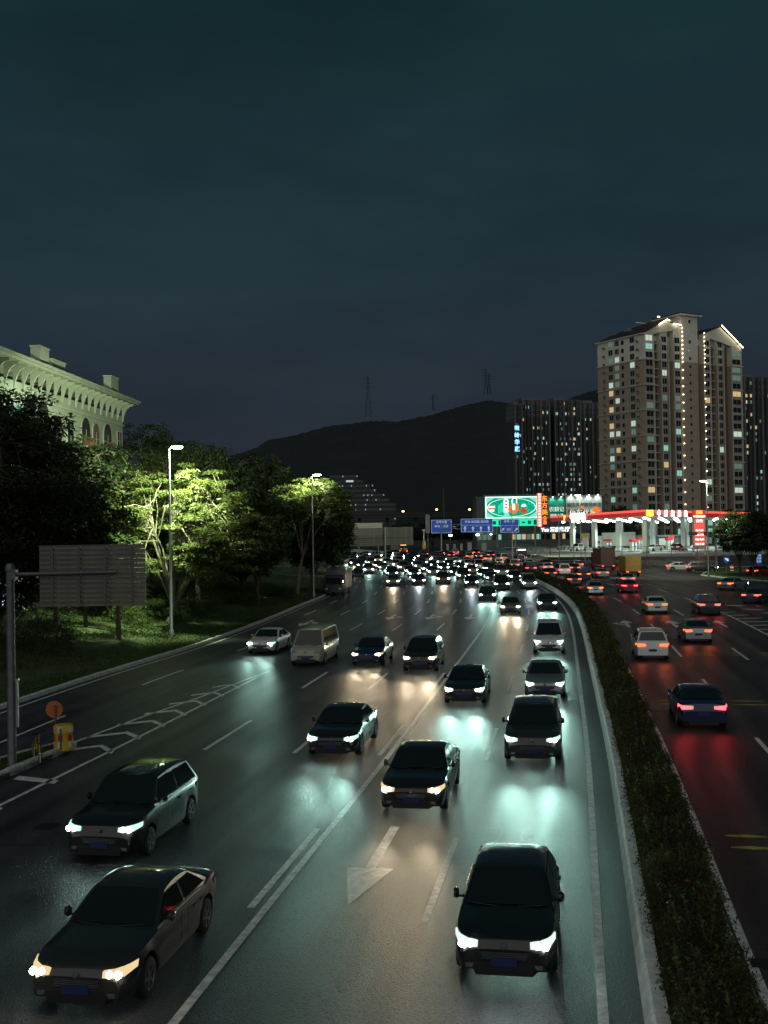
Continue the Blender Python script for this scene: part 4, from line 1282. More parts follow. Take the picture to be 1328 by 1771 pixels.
def wheel_pair(T, W, ys, r=.48):
    t = MB(); t.lathe([(.55 * r, -.13), (.92 * r, -.14), (r, -.11), (r, .11), (.92 * r, .14), (.55 * r, .13)], (0, 0, 0), M_TYRE, 'x', 20); tm = t.mesh('wheel', 35)
    rmb = MB(); rmb.lathe([(.57 * r, -.1), (.57 * r, .12), (.4 * r, .04), (.18 * r, .1), (0, .1)], (0, 0, 0), M_RIM, 'x', 16); rm_ = rmb.mesh('rim', 35)
    for sx_ in (1, -1):
        for y in ys:
            w = link('wheel', tm, T); w.location = (sx_ * (W / 2 - .17), y, r)
            q = link('rim', rm_, w); q.scale = (sx_, 1, 1)
def rbox(b, x0, x1, y0, y1, z0, z1, m, r=.12):
    """box with rounded vertical edges and chamfered roof"""
    def ring(i_):
        o = []
        for cx, cy_, a0 in ((x1 - r, y1 - r, 0), (x0 + r, y1 - r, 90), (x0 + r, y0 + r, 180), (x1 - r, y0 + r, 270)):
            for t in (0, 30, 60, 90):
                a = R_(a0 + t); o.append((cx + (r - i_) * math.cos(a), cy_ + (r - i_) * math.sin(a)))
        return o
    n = len(b.v); i = b.mi(m); lv = [(0, z0), (0, z1 - r * .6), (r * .3, z1 - r * .2), (r * .9, z1)]
    for ins, z in lv: b.v += [(x, y, z) for x, y in ring(ins)]
    for q in range(3):
        for j in range(16):
            j2 = (j + 1) % 16
            b.f.append((n + q * 16 + j, n + q * 16 + j2, n + (q + 1) * 16 + j2, n + (q + 1) * 16 + j)); b.m.append(i)
    b.f.append(tuple(n + 48 + j for j in range(16))); b.m.append(i); b.f.append(tuple(n + j for j in reversed(range(16)))); b.m.append(i)

def box_truck(label, pos, rz, cab, boxm, L=6.2, W=2.2, Hh=3.1, tail='off', head='off', frame=False):
    T = thing('box_truck', label, 'truck', pos, rz, 'trucks')
    f = L / 2
    b = MB(); b.box((0, -.2, .62), (W * .55, L - .4, .22), M_PLAST); b.build('chassis', T)
    b = MB(); rbox(b, -W / 2 + .06, W / 2 - .06, f - 1.65, f, .45, Hh - .75, cab, .16); b.build('cab', T, 40)
    b = MB(); b.slab((0, f + .008, 0), (1, 0, 0), (0, 0, 1), (0, 1, 0), [(-W * .40, 1.35), (W * .40, 1.35), (W * .36, 2.12), (-W * .36, 2.12)], -.01, .006, M_CGLASS); b.build('windshield', T)
    for sg in (1, -1):
        b = MB(); b.slab((sg * (W / 2 - .052), 0, 0), (0, 1, 0), (0, 0, 1), (1, 0, 0), [(f - 1.15, 1.35), (f - .22, 1.35), (f - .3, 2.05), (f - 1.15, 2.05)], -.006, .006, M_CGLASS); b.build('side_window', T)
        b = MB(); b.box((sg * W * .36, f + .012, .85), (.34, .03, .2), M_HEAD[head]); b.build('headlight', T)
        b = MB(); b.box((sg * W * .38, -f - .012, .75), (.30, .03, .12), M_TAIL[tail]); b.build('taillight', T)
        b = MB(); b.tube([(sg * (W / 2 - .05), f - .15, 1.9), (sg * (W / 2 + .14), f + .05, 1.9)], .018, M_PLAST, 5); b.box((sg * (W / 2 + .14), f + .06, 1.7), (.14, .05, .38), M_PLAST); b.build('mirror', T)
    b = MB(); b.box((0, f + .014, .60), (W * .86, .03, .26), M_PLAST); b.box((0, f + .02, 1.02), (W * .5, .02, .14), M_PLAST); b.build('grille', T)
    MB().box((0, f + .036, .6), (.44, .01, .14), M_PLATE).build('number_plate', T)
    b = MB(); b.box((0, -.85, (Hh + .78) / 2 + .02), (W, L - 1.78, Hh - .78), boxm)
    for sg in (1, -1):
        for q in range(9): b.box((sg * (W / 2 + .012), f - 2.0 - q * (L - 2.0) / 9, (Hh + .8) / 2), (.024, .05, Hh - .95), boxm)
        b.box((sg * (W / 2 + .02), -.85, .84), (.05, L - 1.78, .1), M_CHROME)
        b.box((sg * (W / 2 + .02), -.85, Hh - .03), (.05, L - 1.78, .06), M_CHROME)
    b.build('cargo_box', T)
    wheel_pair(T, W, (f - .95, -f + 1.25), .42)
    if frame:
        b = MB()
        for sg in (1, -1):
            for z in (.35, .5, .65): b.box((sg * (W / 2 - .04), -.5, z), (.03, L * .42, .05), M_CHROME)
        b.build('side_guard', T)
    return T
p = ground(583, 1031)
box_truck('dark blue box truck standing unlit at the kerb under the trees', (p.x, p.y + 3.1, 0), LK.ang(LK.sy(128)) + math.pi - .06, PAINT['truckblue'], mat('truck_panel', (.10, .085, .11), .45, noise=(.8, .5)), frame=True)
p, rz = on_lane(BASE, 163.5, 19.8, 1)
box_truck('yellow cab truck with red and amber tail lights on the outgoing road', p, rz, PAINT['yellow'], mat('truck_tarp', (.30, .17, .05), .7, noise=(1, .3)), 6.4, 2.3, 3.0, 'orange', 'white')
p, rz = on_lane(BASE, 187, 21.6, 1)
box_truck('maroon box truck ahead of the yellow truck on the outgoing road', p, rz, PAINT['maroon'], mat('truck_box_maroon', (.12, .045, .05), .6, noise=(1, .3)), 7.5, 2.4, 3.7, 'orange', 'white')

def bus(label, pos, rz, paint, disp, tail='off', L=10.8, W=2.5, Hh=3.05):
    T = thing('city_bus', label, 'bus', pos, rz, 'buses')
    f = L / 2
    b = MB(); rbox(b, -W / 2, W / 2, -f, f, .32, Hh, paint, .22); b.build('body', T, 40)
    for sg in (1, -1):
        for q in range(6):
            y0 = f - .55 - q * (L - 1.1) / 6
            b = MB(); b.slab((sg * (W / 2 + .006), 0, 0), (0, 1, 0), (0, 0, 1), (1, 0, 0), [(y0 - (L - 1.1) / 6 + .06, 1.25), (y0, 1.25), (y0, 2.5), (y0 - (L - 1.1) / 6 + .06, 2.5)], -.006, .006, mat('bus_window', (.03, .035, .035), .08, em=(.9, 1, .85), es=.035)); b.build('window', T)
        b = MB(); b.box((sg * W * .38, f + .01, .72), (.4, .03, .18), M_LAMP_OFF); b.build('headlight', T)
        b = MB(); b.box((sg * W * .42, -f - .01, .95), (.22, .03, .5), M_TAIL[tail]); b.build('taillight', T)
    b = MB(); b.slab((0, f + .008, 0), (1, 0, 0), (0, 0, 1), (0, 1, 0), [(-W * .43, 1.1), (W * .43, 1.1), (W * .42, 2.45), (-W * .42, 2.45)], -.01, .008, M_CGLASS); b.build('windshield', T)
    for e in (1, -1):
        b = MB(); b.box((0, e * (f + .012), 2.68), (W * .66, .03, .24), disp); b.build('destination_display', T)
    b = MB(); b.slab((0, -f - .008, 0), (1, 0, 0), (0, 0, 1), (0, 1, 0), [(-W * .42, 1.45), (W * .42, 1.45), (W * .40, 2.4), (-W * .40, 2.4)], -.008, .01, M_CGLASS); b.build('rear_window', T)
    wheel_pair(T, W, (f - 2.4, -f + 2.9), .48)
    return T
p, rz = on_lane(BASE, 232, 16.5, 1)
bus('bus with a white lit rear display on the far outgoing road', p, rz, PAINT['maroon'], emit('display_white', (.8, .85, 1.0), 3.0), 'orange')
p, rz = on_lane(BASE, 318, 9.5, 1)
bus('far bus with an amber lit display behind the yellow bollard sign', p, rz, PAINT['brown'], emit('display_amber', (1.0, .42, .05), 3.0), 'orange')
# ------------------------------------------------------------------ street lamps, signs and furniture of the verge
M_GALV = mat('galvanised', (.30, .32, .33), .45, .7, noise=(4, .2))
M_GALV_D = mat('grey_steel', (.13, .14, .15), .5, .6, noise=(4, .2))
M_LAMPLENS = emit('lamp_lens', (.86, 1.0, .66), 70)
M_LAMPLENS_FAR = emit('lamp_lens_far', (.88, 1.0, .72), 26)
LAMP_COL = (.84, 1.0, .60)
def street_lamp(label, base, H, side, power, far=False, group='street lamps', aim=None, spread=172):
    T = thing('street_lamp', label, 'street lamp', base, 0, group)
    b = MB(); b.lathe([(.16, 0), (.16, .5), (.11, .6), (.085, H * .6), (.06, H - .15)], (0, 0, 0), M_GALV, 'z', 12); b.box((0, 0, .03), (.5, .5, .06), M_GALV); b.build('pole', T, 40)
    k = .5 * side
    b = MB(); b.tube([(0, 0, H - .2), (k * .3, 0, H), (k, 0, H + .03)], .045, M_GALV, 8); b.build('arm', T)
    b = MB(); b.lathe([(0, .16), (.16, .15), (.32, .08), (.41, .0), (.40, -.015)], (k * 1.1, 0, H + .03), M_GALV, 'z', 16)
    hd = b.build('lamp_head', T, 40)
    b = MB(); b.lathe([(.42 if not far else .46, .0), (.40, -.07), (.24, -.14), (0, -.16)], (k * 1.1, 0, H + .01), M_LAMPLENS_FAR if far else M_LAMPLENS, 'z', 16); b.build('lens', hd, 60)
    if power:
        spot('lamp_light', T, (k * 1.1, 0, H - .25), aim or (.1, .55, -.35), power, R_(spread), LAMP_COL, .14, .45)
    return T
street_lamp('tall street lamp shining above the lit feathery tree', bz(-15.2, 78.2), 13.5, 1, 23000, aim=(-.55, .55, -.35))
street_lamp('street lamp rising from the lit crown beside the blue truck', bz(-7.9, 121.8), 13.6, 1, 14000, aim=(-.45, .6, .22), spread=146)
street_lamp('street lamp half hidden in leaves beyond the second lamp', bz(-8.4, 168), 12.6, 1, 2500, True, aim=(-.55, .55, -.1))
street_lamp('small far street lamp behind the lit crown tops', bz(-9.6, 190), 13.2, 1, 1500, True, aim=(-.55, .55, -.1))
street_lamp('street lamp in front of the big apartment tower', (45.2, 154, 0), 13.6, -1, 7000, True)
street_lamp('street lamp with a short arm before the parking sign board', (37.6, 211, 0), 13.4, -1, 4000, True)
street_lamp('street lamp standing in front of the green light board', (24.6, 212, 0), 13.2, 1, 4000, True)

M_SIGNBACK = mat('sign_back', (.17, .165, .145), .45, .4, noise=(1.0, .35))
M_CHAN = mat('sign_channel', (.12, .115, .115), .5, .5)
def sign_back(name, label, base, z0, z1, x0, x1, nslat, nch, arm_z=None, rz=0., group='road signs seen from the back', cat='road sign', arm_x0=None, arm_x1=None, slat=True):
    T = thing(name, label, cat, base, rz, group)
    h = (z1 - z0) / nslat
    w = x1 - x0
    sl = MB(); sl.box((0, 0, 0), (w, .012, h * .90), M_SIGNBACK); sl.box((0, -.028, h * .40), (w, .055, .018), M_SIGNBACK); sl.box((0, -.028, -h * .40), (w, .055, .018), M_SIGNBACK); sm = sl.mesh('slat')
    for q in range(nslat):
        o = link('slat', sm, T); o.location = ((x0 + x1) / 2, 0, z0 + h * (q + .5))
    for q in range(nch):
        x = x0 + w * (q + .5) / nch
        b = MB(); b.box((x, -.085, (z0 + z1) / 2), (.085, .06, (z1 - z0) * .92), M_CHAN)
        for j in range(nslat): b.box((x + .07, -.06, z0 + h * (j + .5)), (.05, .02, .05), M_GALV)
        b.build('channel', T)
    if arm_z:
        b = MB(); b.tube([(arm_x0, -.17, arm_z - .03), (arm_x1, -.17, arm_z)], [.075, .06], M_GALV_D, 10); b.build('arm', T, 40)
    return T
bp = ground(24, 1332)
T = sign_back('mast_sign', 'large road sign seen from the back on a mast arm at left', (bp.x, bp.y, 0), 5.35, 7.38, .92, 4.42, 13, 4, 6.47, 0., arm_x0=.1, arm_x1=3.5)
b = MB(); b.lathe([(.20, .1), (.145, .2), (.13, 6.55), (.16, 6.56), (.16, 6.68), (.10, 6.8), (0, 6.82)], (0, -.17, 0), M_GALV_D, 'z', 14); b.box((.14, -.17, 6.44), (.16, .3, .34), M_GALV_D); b.build('mast', T, 40)
b = MB(); b.box((.19, -.17, 2.2), (.07, .12, 1.5), M_GALV); b.box((.19, -.17, 3.0), (.12, .16, .05), M_GALV); b.build('control_box', T)
# far pair of sign backs on the oncoming side
p0, p1 = at(604, 945, 236), at(661, 913, 236)
sign_back('gantry_sign', 'wide grey sign back of the far pair beyond the traffic, left panel', (p0.x, 236, 0), p0.z, p1.z, 0, p1.x - p0.x, 9, 5, p0.z + 1.7, arm_x0=-1., arm_x1=p1.x - p0.x)
p0, p1 = at(663, 943, 236), at(714, 911, 236)
T = sign_back('gantry_sign', 'wide grey sign back of the far pair beyond the traffic, right panel', (p0.x, 236, 0), p0.z, p1.z, 0, p1.x - p0.x, 9, 5, p0.z + 1.7, arm_x0=0, arm_x1=p1.x - p0.x + .1)
MB().tube([(.4, -.2, -.1), (.4, -.2, p1.z)], .16, M_GALV).build('mast', T)
p0, p1 = at(613, 913, 262), at(661, 904, 262)
T = thing('billboard', 'plain pale board behind the far sign backs', 'billboard', (p0.x, 262, 0))
MB().box(((p1.x - p0.x) / 2, 0, (p0.z + p1.z) / 2 - 1), (p1.x - p0.x, .2, p1.z - p0.z + 2), mat('pale_board', (.6, .58, .45), .6)).build('board', T)  # plain board in one pale colour, no lamp of its own
for x in (1, p1.x - p0.x - 1): MB().tube([(x, .2, -.3), (x, .2, p0.z)], .12, M_GALV).build('post', T)
b = MB(); b.tube([(0, 0, 0), (0, 0, 3.4), (-1.6, 0, 3.5)], .08, M_GALV, 8)
pp = ground(667, 957); T = tag(b.build('camera_mast'), 'small bent grey mast below the far sign backs', 'mast'); T.location = (pp.x, pp.y, 0)

# island furniture
M_ORANGE = mat('orange_reflector', (.55, .13, .02), .4)
M_BARREL = mat('barrel_yellow', (.62, .42, .03), .45, noise=(3, .25))
M_RED = mat('sign_red', (.50, .03, .02), .45); M_WHITE = mat('sign_white', (.75, .76, .75), .45)
pp = ground(96, 1291, .15)
T = thing('keep_right_sign', 'round orange disc sign on a thin post beside the crash barrel', 'traffic sign', (pp.x - .05, pp.y + .2, .15))
MB().tube([(0, 0, 0), (0, 0, 1.45)], .035, M_GALV_D, 8).build('post', T)
b = MB(); b.lathe([(0, -.012), (.30, -.012), (.31, 0), (.30, .012), (0, .012)], (-.06, .05, 1.28), M_ORANGE, 'y', 24); b.build('disc', T, 40)
b = MB()
for z in (1.02, 1.44): b.box((0, 0, z), (.32, .03, .03), M_GALV)
b.build('bracket', T)
pp = ground(110, 1296, .15)
T = thing('crash_barrel', 'yellow crash barrel with red and white reflectors on the island tip', 'barrel', (pp.x, pp.y, .12))
b = MB(); b.lathe([(.30, 0), (.33, .03), (.33, .30), (.31, .32), (.31, .60), (.33, .62), (.33, .86), (.31, .90), (.0, .91)], (0, 0, 0), M_BARREL, 'z', 24); b.build('drum', T, 40)
for q in range(3):
    for z, m_ in ((.14, M_WHITE), (.38, M_RED), (.66, M_WHITE)):
        a0 = R_(-115 + q * 62 - 55)
        b = MB()
        r = .338
        pts = [(r * math.cos(a0 + R_(t)), r * math.sin(a0 + R_(t))) for t in (0, 9, 18, 27)]
        for j in range(3):
            (xa, ya_), (xb, yb_) = pts[j], pts[j + 1]
            b.poly([(xa, ya_, z), (xb, yb_, z), (xb, yb_, z + .2), (xa, ya_, z + .2)], m_)
        b.build('reflector', T)
MB().tube([(.0, -.35, .1), (0, -.35, .82)], .035, M_GALV_D, 8).build('stake', T)

def bicycle(label, pos, rz):
    T = thing('bicycle', label, 'bicycle', pos, rz)
    my = mat('bike_yellow', (.60, .42, .02), .4)
    r = .33
    for y in (-.52, .52):
        b = MB()
        ring = [(0, r * math.cos(t), r * math.sin(t)) for t in np.linspace(0, 2 * math.pi, 25)]
        b.tube(ring, .022, M_TYRE, 6, cap=False)
        w = b.build('wheel', T); w.location = (0, y, r)
        b = MB(); b.tube([(0, .97 * p[1], .97 * p[2]) for p in ring], .014, my, 5, cap=False)
        for q in range(10):
            t = math.pi * q / 5; b.tube([(0, 0, 0), (0, .95 * r * math.cos(t), .95 * r * math.sin(t))], .004, M_CHROME, 3)
        b.lathe([(.03, -.05), (.03, .05)], (0, 0, 0), M_CHROME, 'x', 8)
        b.build('rim', w)
    b = MB()
    for a, c, rr in (((0, .52, .33), (0, .38, .92), .018), ((0, .42, .78), (0, -.08, .30), .024), ((0, -.08, .30), (0, -.2, .78), .02), ((0, -.08, .30), (0, -.52, .33), .013), ((0, -.2, .74), (0, -.52, .33), .013)):
        b.tube([a, c], rr, my, 6)
    b.build('frame', T)
    b = MB(); b.tube([(0, .38, .9), (0, .37, 1.02), (-.27, .26, 1.06)], .013, M_PLAST, 6); b.tube([(0, .37, 1.02), (.27, .26, 1.06)], .013, M_PLAST, 6); b.build('handlebar', T)
    b = MB(); b.lathe([(0, -.03), (.10, -.02), (.11, .02), (.05, .045), (0, .05)], (0, -.24, .86), M_PLAST, 'z', 12); b.tube([(0, -.2, .7), (0, -.22, .85)], .014, M_CHROME, 6); b.build('saddle', T, 50)
    b = MB()
    for z in (.72, .80, .90):
        b.tube([(-.16, .50, z), (.16, .50, z), (.16, .74, z), (-.16, .74, z), (-.16, .50, z)], .007, M_PLAST, 4)
    for x, y in ((-.16, .5), (.16, .5), (.16, .74), (-.16, .74), (0, .5), (0, .74)): b.tube([(x, y, .72), (x, y, .92)], .006, M_PLAST, 4)
    b.build('basket', T)
    b = MB(); b.lathe([(.09, -.012), (.09, .012)], (.04, -.08, .30), M_PLAST, 'x', 14); b.tube([(-.12, -.08, .16), (.12, -.08, .44)], .012, M_PLAST, 5); b.build('crank', T)
    return T
pp = ground(64, 1316, .15)
bicycle('yellow shared bicycle with a front basket parked on the island', (pp.x, pp.y, .15), R_(-152))

# traffic signal among the verge trees
pp = at(457, 957, 150)
T = thing('traffic_signal', 'small green signal light among the dark trees of the verge', 'traffic light', (pp.x, 150, 0))
MB().tube([(0, 0, 0), (0, 0, pp.z + .6)], .06, M_GALV_D).build('post', T)
MB().box((0, -.1, pp.z + .35), (.34, .2, 1.0), M_PLAST).build('housing', T)
b = MB(); b.lathe([(.0, -.03), (.16, -.02), (.17, .02)], (0, -.21, pp.z), emit('signal_green', (.10, 1.0, .62), 9), 'y', 14); b.build('lens', T)

# ------------------------------------------------------------------ the villa-style block at left
M_VILLA = mat('villa_render', (.36, .40, .34), .85, noise=(.7, .14), bump=(8, .01))
M_VILLA_TRIM = mat('villa_trim', (.42, .46, .39), .8, noise=(1, .1))
M_TERRA = mat('terracotta_rail', (.30, .13, .09), .8)
M_DGLASS = mat('dark_window', (.022, .028, .030), .08, spec=.6)
M_SLATE = mat('roof_tile', (.16, .13, .11), .8, noise=(2, .3))
M_WLIT_T = emit('window_teal', (.45, 1.0, .82), .55); M_WLIT_Y = emit('window_warm', (1.0, .74, .36), .60); M_WLIT_W = emit('window_white', (.80, 1.0, .82), .62); M_WLIT_D = emit('window_dim', (.45, .75, .60), .22)
va = Vector((-29.2, 60, 0)); vb = Vector((-26.0, 110, 0))
vd = vb - va; VL = vd.length
V = thing('villa_block', 'cream villa style block with bracketed eaves and arches behind the trees', 'building', va, math.atan2(vd.y, vd.x))
ZE = 20.9
b = MB(); b.box((VL / 2, 7.0, ZE / 2 - .8), (VL, 14, ZE - 1.6), M_VILLA); b.build('wall', V)
b = MB(); b.box((VL / 2, 6.7, ZE - .10), (VL + 2.8, 16.4, .22), M_VILLA_TRIM); b.box((VL / 2, 6.7, ZE - .30), (VL + 2.4, 16.0, .18), M_VILLA_TRIM)
n0 = len(b.v); i = b.mi(M_SLATE)
b.v += [(-1.3, -1.4, ZE + .02), (VL + 1.3, -1.4, ZE + .02), (VL + 1.3, 14.8, ZE + .02), (-1.3, 14.8, ZE + .02), (3, 5, ZE + .9), (VL - 4, 5, ZE + .9), (VL - 4, 9, ZE + .9), (3, 9, ZE + .9)]
for f in ((0, 1, 5, 4), (1, 2, 6, 5), (2, 3, 7, 6), (3, 0, 4, 7), (4, 5, 6, 7)): b.f.append(tuple(n0 + q for q in f)); b.m.append(i)
b.build('roof', V)
b = MB(); b.box((VL / 2, -.06, ZE - 2.55), (VL + .1, .16, .18), M_VILLA_TRIM); b.box((VL / 2, -.05, ZE - 6.5), (VL + .08, .14, .2), M_VILLA_TRIM); b.build('string_course', V)
br = MB()
bpf = [(0, -1.75), (0, 0), (-1.15, 0), (-1.15, -.20), (-.85, -.26), (-.52, -.48), (-.32, -.85), (-.18, -1.3), (-.12, -1.75)]
br.slab((0, 0, ZE - .42), (0, 1, 0), (0, 0, 1), (1, 0, 0), bpf, -.07, .07, M_VILLA_TRIM)
bm_ = br.mesh('eave_bracket')
nb = int(VL / 1.7)
for q in range(nb + 1):
    o = link('eave_bracket', bm_, V); o.location = (VL - .12 - 1.7 * q, 0, 0)
def vwin(x, z, w, h, lit=None, arch=False, rail=False):
    pts = [(-w / 2, 0), (w / 2, 0), (w / 2, h)] + ([(w / 2 * math.cos(R_(t)), h + w / 2 * math.sin(R_(t))) for t in (30, 60, 90, 120, 150)] if arch else []) + [(-w / 2, h)]
    fr = MB(); fr.slab((x, -.01, z), (1, 0, 0), (0, 0, 1), (0, 1, 0), [(px * 1.12, py * 1.04 if py > 0 else -.12) for px, py in pts], -.07, .012, M_VILLA_TRIM)
    f = fr.build('window', V)
    b_ = MB(); b_.slab((x, -.085, z), (1, 0, 0), (0, 0, 1), (0, 1, 0), pts, -.01, .004, lit or M_DGLASS); b_.build('pane', f)
    b_ = MB(); b_.box((x, -.10, z + h / 2), (.07, .03, h), M_VILLA_TRIM); b_.box((x, -.10, z + h * .62), (w, .03, .06), M_VILLA_TRIM); b_.build('mullion', f)
    if rail:
        b_ = MB(); b_.box((x, -.42, z + .95), (w + .5, .07, .08), M_TERRA); b_.box((x, -.42, z + .08), (w + .5, .6, .14), M_VILLA_TRIM)
        for q in range(9): b_.box((x - w / 2 - .2 + (w + .4) * q / 8, -.42, z + .5), (.06, .05, .9), M_TERRA)
        b_.build('railing', f)
zt = ZE - 5.6
for xo, w, h, lit, ar, rl in ((1.3, 1.2, 2.3, None, 0, 0), (5.0, 2.2, 1.7, None, 1, 1), (8.4, 1.7, 1.7, mat('brown_shutter', (.16, .09, .06), .7), 1, 0), (11.2, 2.2, 1.7, None, 1, 1), (15.2, 1.4, 2.2, None, 0, 0), (18.6, 1.4, 2.2, None, 0, 0),
                             (21.6, 2.5, 2.0, None, 1, 0), (24.4, 2.5, 2.0, None, 1, 0), (27.2, 2.5, 2.2, M_WLIT_T, 0, 0), (31.0, 1.5, 2.2, M_WLIT_D, 0, 0), (34, 1.5, 2.2, None, 0, 1), (38, 2.4, 2.0, None, 1, 0), (42, 1.5, 2.2, None, 0, 0)):
    vwin(VL - xo, zt, w, h, lit, bool(ar), bool(rl))
for fl in range(1, 5):
    for q in range(12):
        lit = M_WLIT_T if (fl, q) in ((1, 9), (3, 8), (2, 7)) else (M_WLIT_W if (fl, q) in ((3, 4),) else None)
        vwin(VL - 1.6 - q * 3.9, zt - 3.6 * fl - .3, 1.5, 2.1, lit, False, q % 3 == 1)
for (xo, y, w, d, h) in ((4.2, -.2, 2.2, .75, 1.6), (22.4, -.2, 2.0, .75, 1.5), (17.8, .3, 3.0, .75, 1.1)):
    b = MB(); b.box((VL - xo, y, ZE + h / 2 + .1), (w, d, h), M_VILLA); b.box((VL - xo, y, ZE + h + .14), (w + .14, d + .14, .1), M_VILLA_TRIM); b.build('chimney', V)
# lit shop front glimpsed through the trees
for q in range(4):
    vwin(VL - 29.5 - 2.2 * q, 2.6, 1.9, 2.4, emit('shop_blue', (.55, .75, 1.0), 1.6))

# ------------------------------------------------------------------ hills and far silhouettes
M_HILL = mat('wooded_hill', (.017, .021, .026), 1., noise=(.02, .35), bump=(.03, 12.))
def hill(name, ridge, Y, depth, seed):
    rg = random.Random(seed)
    b = MB(); i = b.mi(M_HILL)
    pts = []
    for q in range(len(ridge) - 1):
        (x0, y0), (x1, y1) = ridge[q], ridge[q + 1]
        n = max(1, int(abs(x1 - x0) / 5))
        for j in range(n):
            t = j / n; pts.append((x0 + (x1 - x0) * t, y0 + (y1 - y0) * t + rg.uniform(-1.1, 1.1)))
    pts.append(ridge[-1])
    rows = 9
    for px, py in pts:
        P_ = at(px, py, Y)
        for r in range(rows):
            t = r / (rows - 1)
            if t <= .6:
                u = t / .6; y = Y - depth * (1 - u); z = P_.z * (u ** .9) * (1 + (.04 * math.sin(px * .06 + r) if 0 < u < 1 else 0))
            else:
                u = (1 - t) / .4; y = Y + depth * .7 * (1 - u); z = P_.z * u ** .8
            b.v.append((P_.x, y, z - 2))
    for q in range(len(pts) - 1):
        for r in range(rows - 1):
            a = q * rows + r
            b.f.append((a, a + rows, a + rows + 1, a + 1)); b.m.append(i)
    return tag(b.build(name, smooth=80), kind='structure')
hill('hill', [(-500, 860), (-100, 815), (150, 800), (330, 800), (420, 768), (480, 746), (560, 723), (640, 712), (690, 713), (745, 701), (800, 684), (850, 674), (890, 680), (960, 705), (1040, 740), (1150, 790), (1300, 850)], 1500, 560, 4)
hill('hill', [(780, 800), (900, 715), (960, 685), (1000, 668), (1040, 655), (1100, 660), (1180, 665), (1280, 650), (1340, 637), (1420, 640), (1700, 720), (2200, 830)], 2100, 500, 8)
M_LATT = mat('lattice_steel', (.05, .055, .06), .7)
def lattice(label, px, ytop, ybase, Y, w):
    p = at(px, ybase, Y); H = at(px, ytop, Y).z - p.z + 6
    T = thing('transmission_tower', label, 'pylon', (p.x, p.y, p.z - 6), 0, 'masts on the hill')
    def leg(sx_, sy_, t): k = w * (1 - t) ** 1.3 / 2 + .25; return (sx_ * k, sy_ * k, H * t)
    for sx_ in (1, -1):
        for sy_ in (1, -1):
            MB().tube([leg(sx_, sy_, t) for t in (0, .25, .5, .75, 1)], .28, M_LATT, 4).build('leg', T)
    b = MB()
    for q in range(8):
        t0, t1 = q / 8, (q + 1) / 8
        for (a, c) in (((1, 1), (1, -1)), ((1, -1), (-1, -1)), ((-1, -1), (-1, 1)), ((-1, 1), (1, 1))):
            b.tube([leg(*a, t0), leg(*c, t1)], .14, M_LATT, 3); b.tube([leg(*c, t0), leg(*a, t1)], .14, M_LATT, 3)
    b.build('bracing', T)
    b = MB()
    for t, l in ((.72, 7), (.82, 5.5), (.92, 4)): b.tube([(-l, 0, H * t), (l, 0, H * t)], .22, M_LATT, 3)
    b.build('crossarm', T)
lattice('tall lattice pylon on the left shoulder of the hill', 637, 650, 713, 1490, 9)
lattice('left of the twin thin masts on the hill top', 840, 637, 674, 1490, 5)
lattice('right of the twin thin masts on the hill top', 846, 645, 674, 1495, 4)
lattice('short thin mast half way up the ridge', 749, 682, 702, 1490, 3)

# far stepped office building
M_OFF = mat('office_facade', (.030, .036, .042), .6, noise=(.05, .2)); M_OFFG = mat('office_glass', (.03, .04, .05), .15)
O = thing('office_building', 'far dark stepped office block with horizontal floor bands under the hill', 'building', (at(585, 905, 900).x, 900, 0))
Wd = at(685, 905, 900).x - at(572, 905, 900).x
rs = random.Random(5)
for fl in range(13):
    z = 3.9 * fl; w = Wd if fl < 7 else Wd - 5.2 * (fl - 6)
    MB().box((w / 2 - 6, 12, z + 1.1), (w, 26, 2.2), M_OFF).build('floor_band', O)
    MB().box((w / 2 - 6, 12, z + 3.05), (w - .8, 25, 1.7), M_OFFG).build('window_band', O)
    b = MB()
    for q in range(11):
        if rs.random() < .20: b.box((w * .12 + q * w * .075, -1.2, z + 3.05), (.8, .3, 1.2), emit('office_light', (.75, .9, 1.0), .35))
    if fl == 11: b.box((w * .36, -1.2, z + 3.0), (6, .3, 1.5), M_WLIT_W)
    if b.v: b.build('lit_window', O)

# viaduct with orange lamps
M_VIA = mat('viaduct_concrete', (.055, .06, .066), .9, noise=(.2, .2))
VI = thing('viaduct', 'far elevated road crossing below the hill with orange lamps', 'viaduct', (0, 720, 0))
x0, x1 = at(600, 890, 720).x, at(1030, 890, 720).x
zv = at(760, 889, 720).z
b = MB(); b.box(((x0 + x1) / 2, 0, zv - 1), (x1 - x0, 12, 2.0), M_VIA); b.build('deck', VI)
b = MB(); b.box(((x0 + x1) / 2, -6.2, zv + .5), (x1 - x0, .3, 1.0), M_VIA); b.build('parapet', VI)
for q in range(9): MB().box((x0 + 8 + q * (x1 - x0 - 16) / 8, 0, zv / 2 - 1.2), (2.2, 2.5, zv - 1.6), M_VIA).build('pier', VI)
for j, (px, py, lb) in enumerate(((697, 884, 'left'), (755, 881, 'middle'), (812, 881, 'right'))):
    p = at(px, py, 716)
    T = thing('viaduct_lamp', lb + ' one of the three far orange lamps on the viaduct', 'street lamp', (p.x, 716, zv - .1), 0, 'orange lamps on the viaduct')
    MB().tube([(0, 0, 0), (0, 0, p.z - zv)], .12, M_GALV_D).build('pole', T)
    b = MB(); b.lathe([(0, .5), (.6, .35), (.75, 0), (.6, -.35), (0, -.5)], (0, 0, p.z - zv), emit('sodium', (1.0, .42, .10), 14), 'z', 10); b.build('lens', T, 60)
mast = at(768, 908, 600)
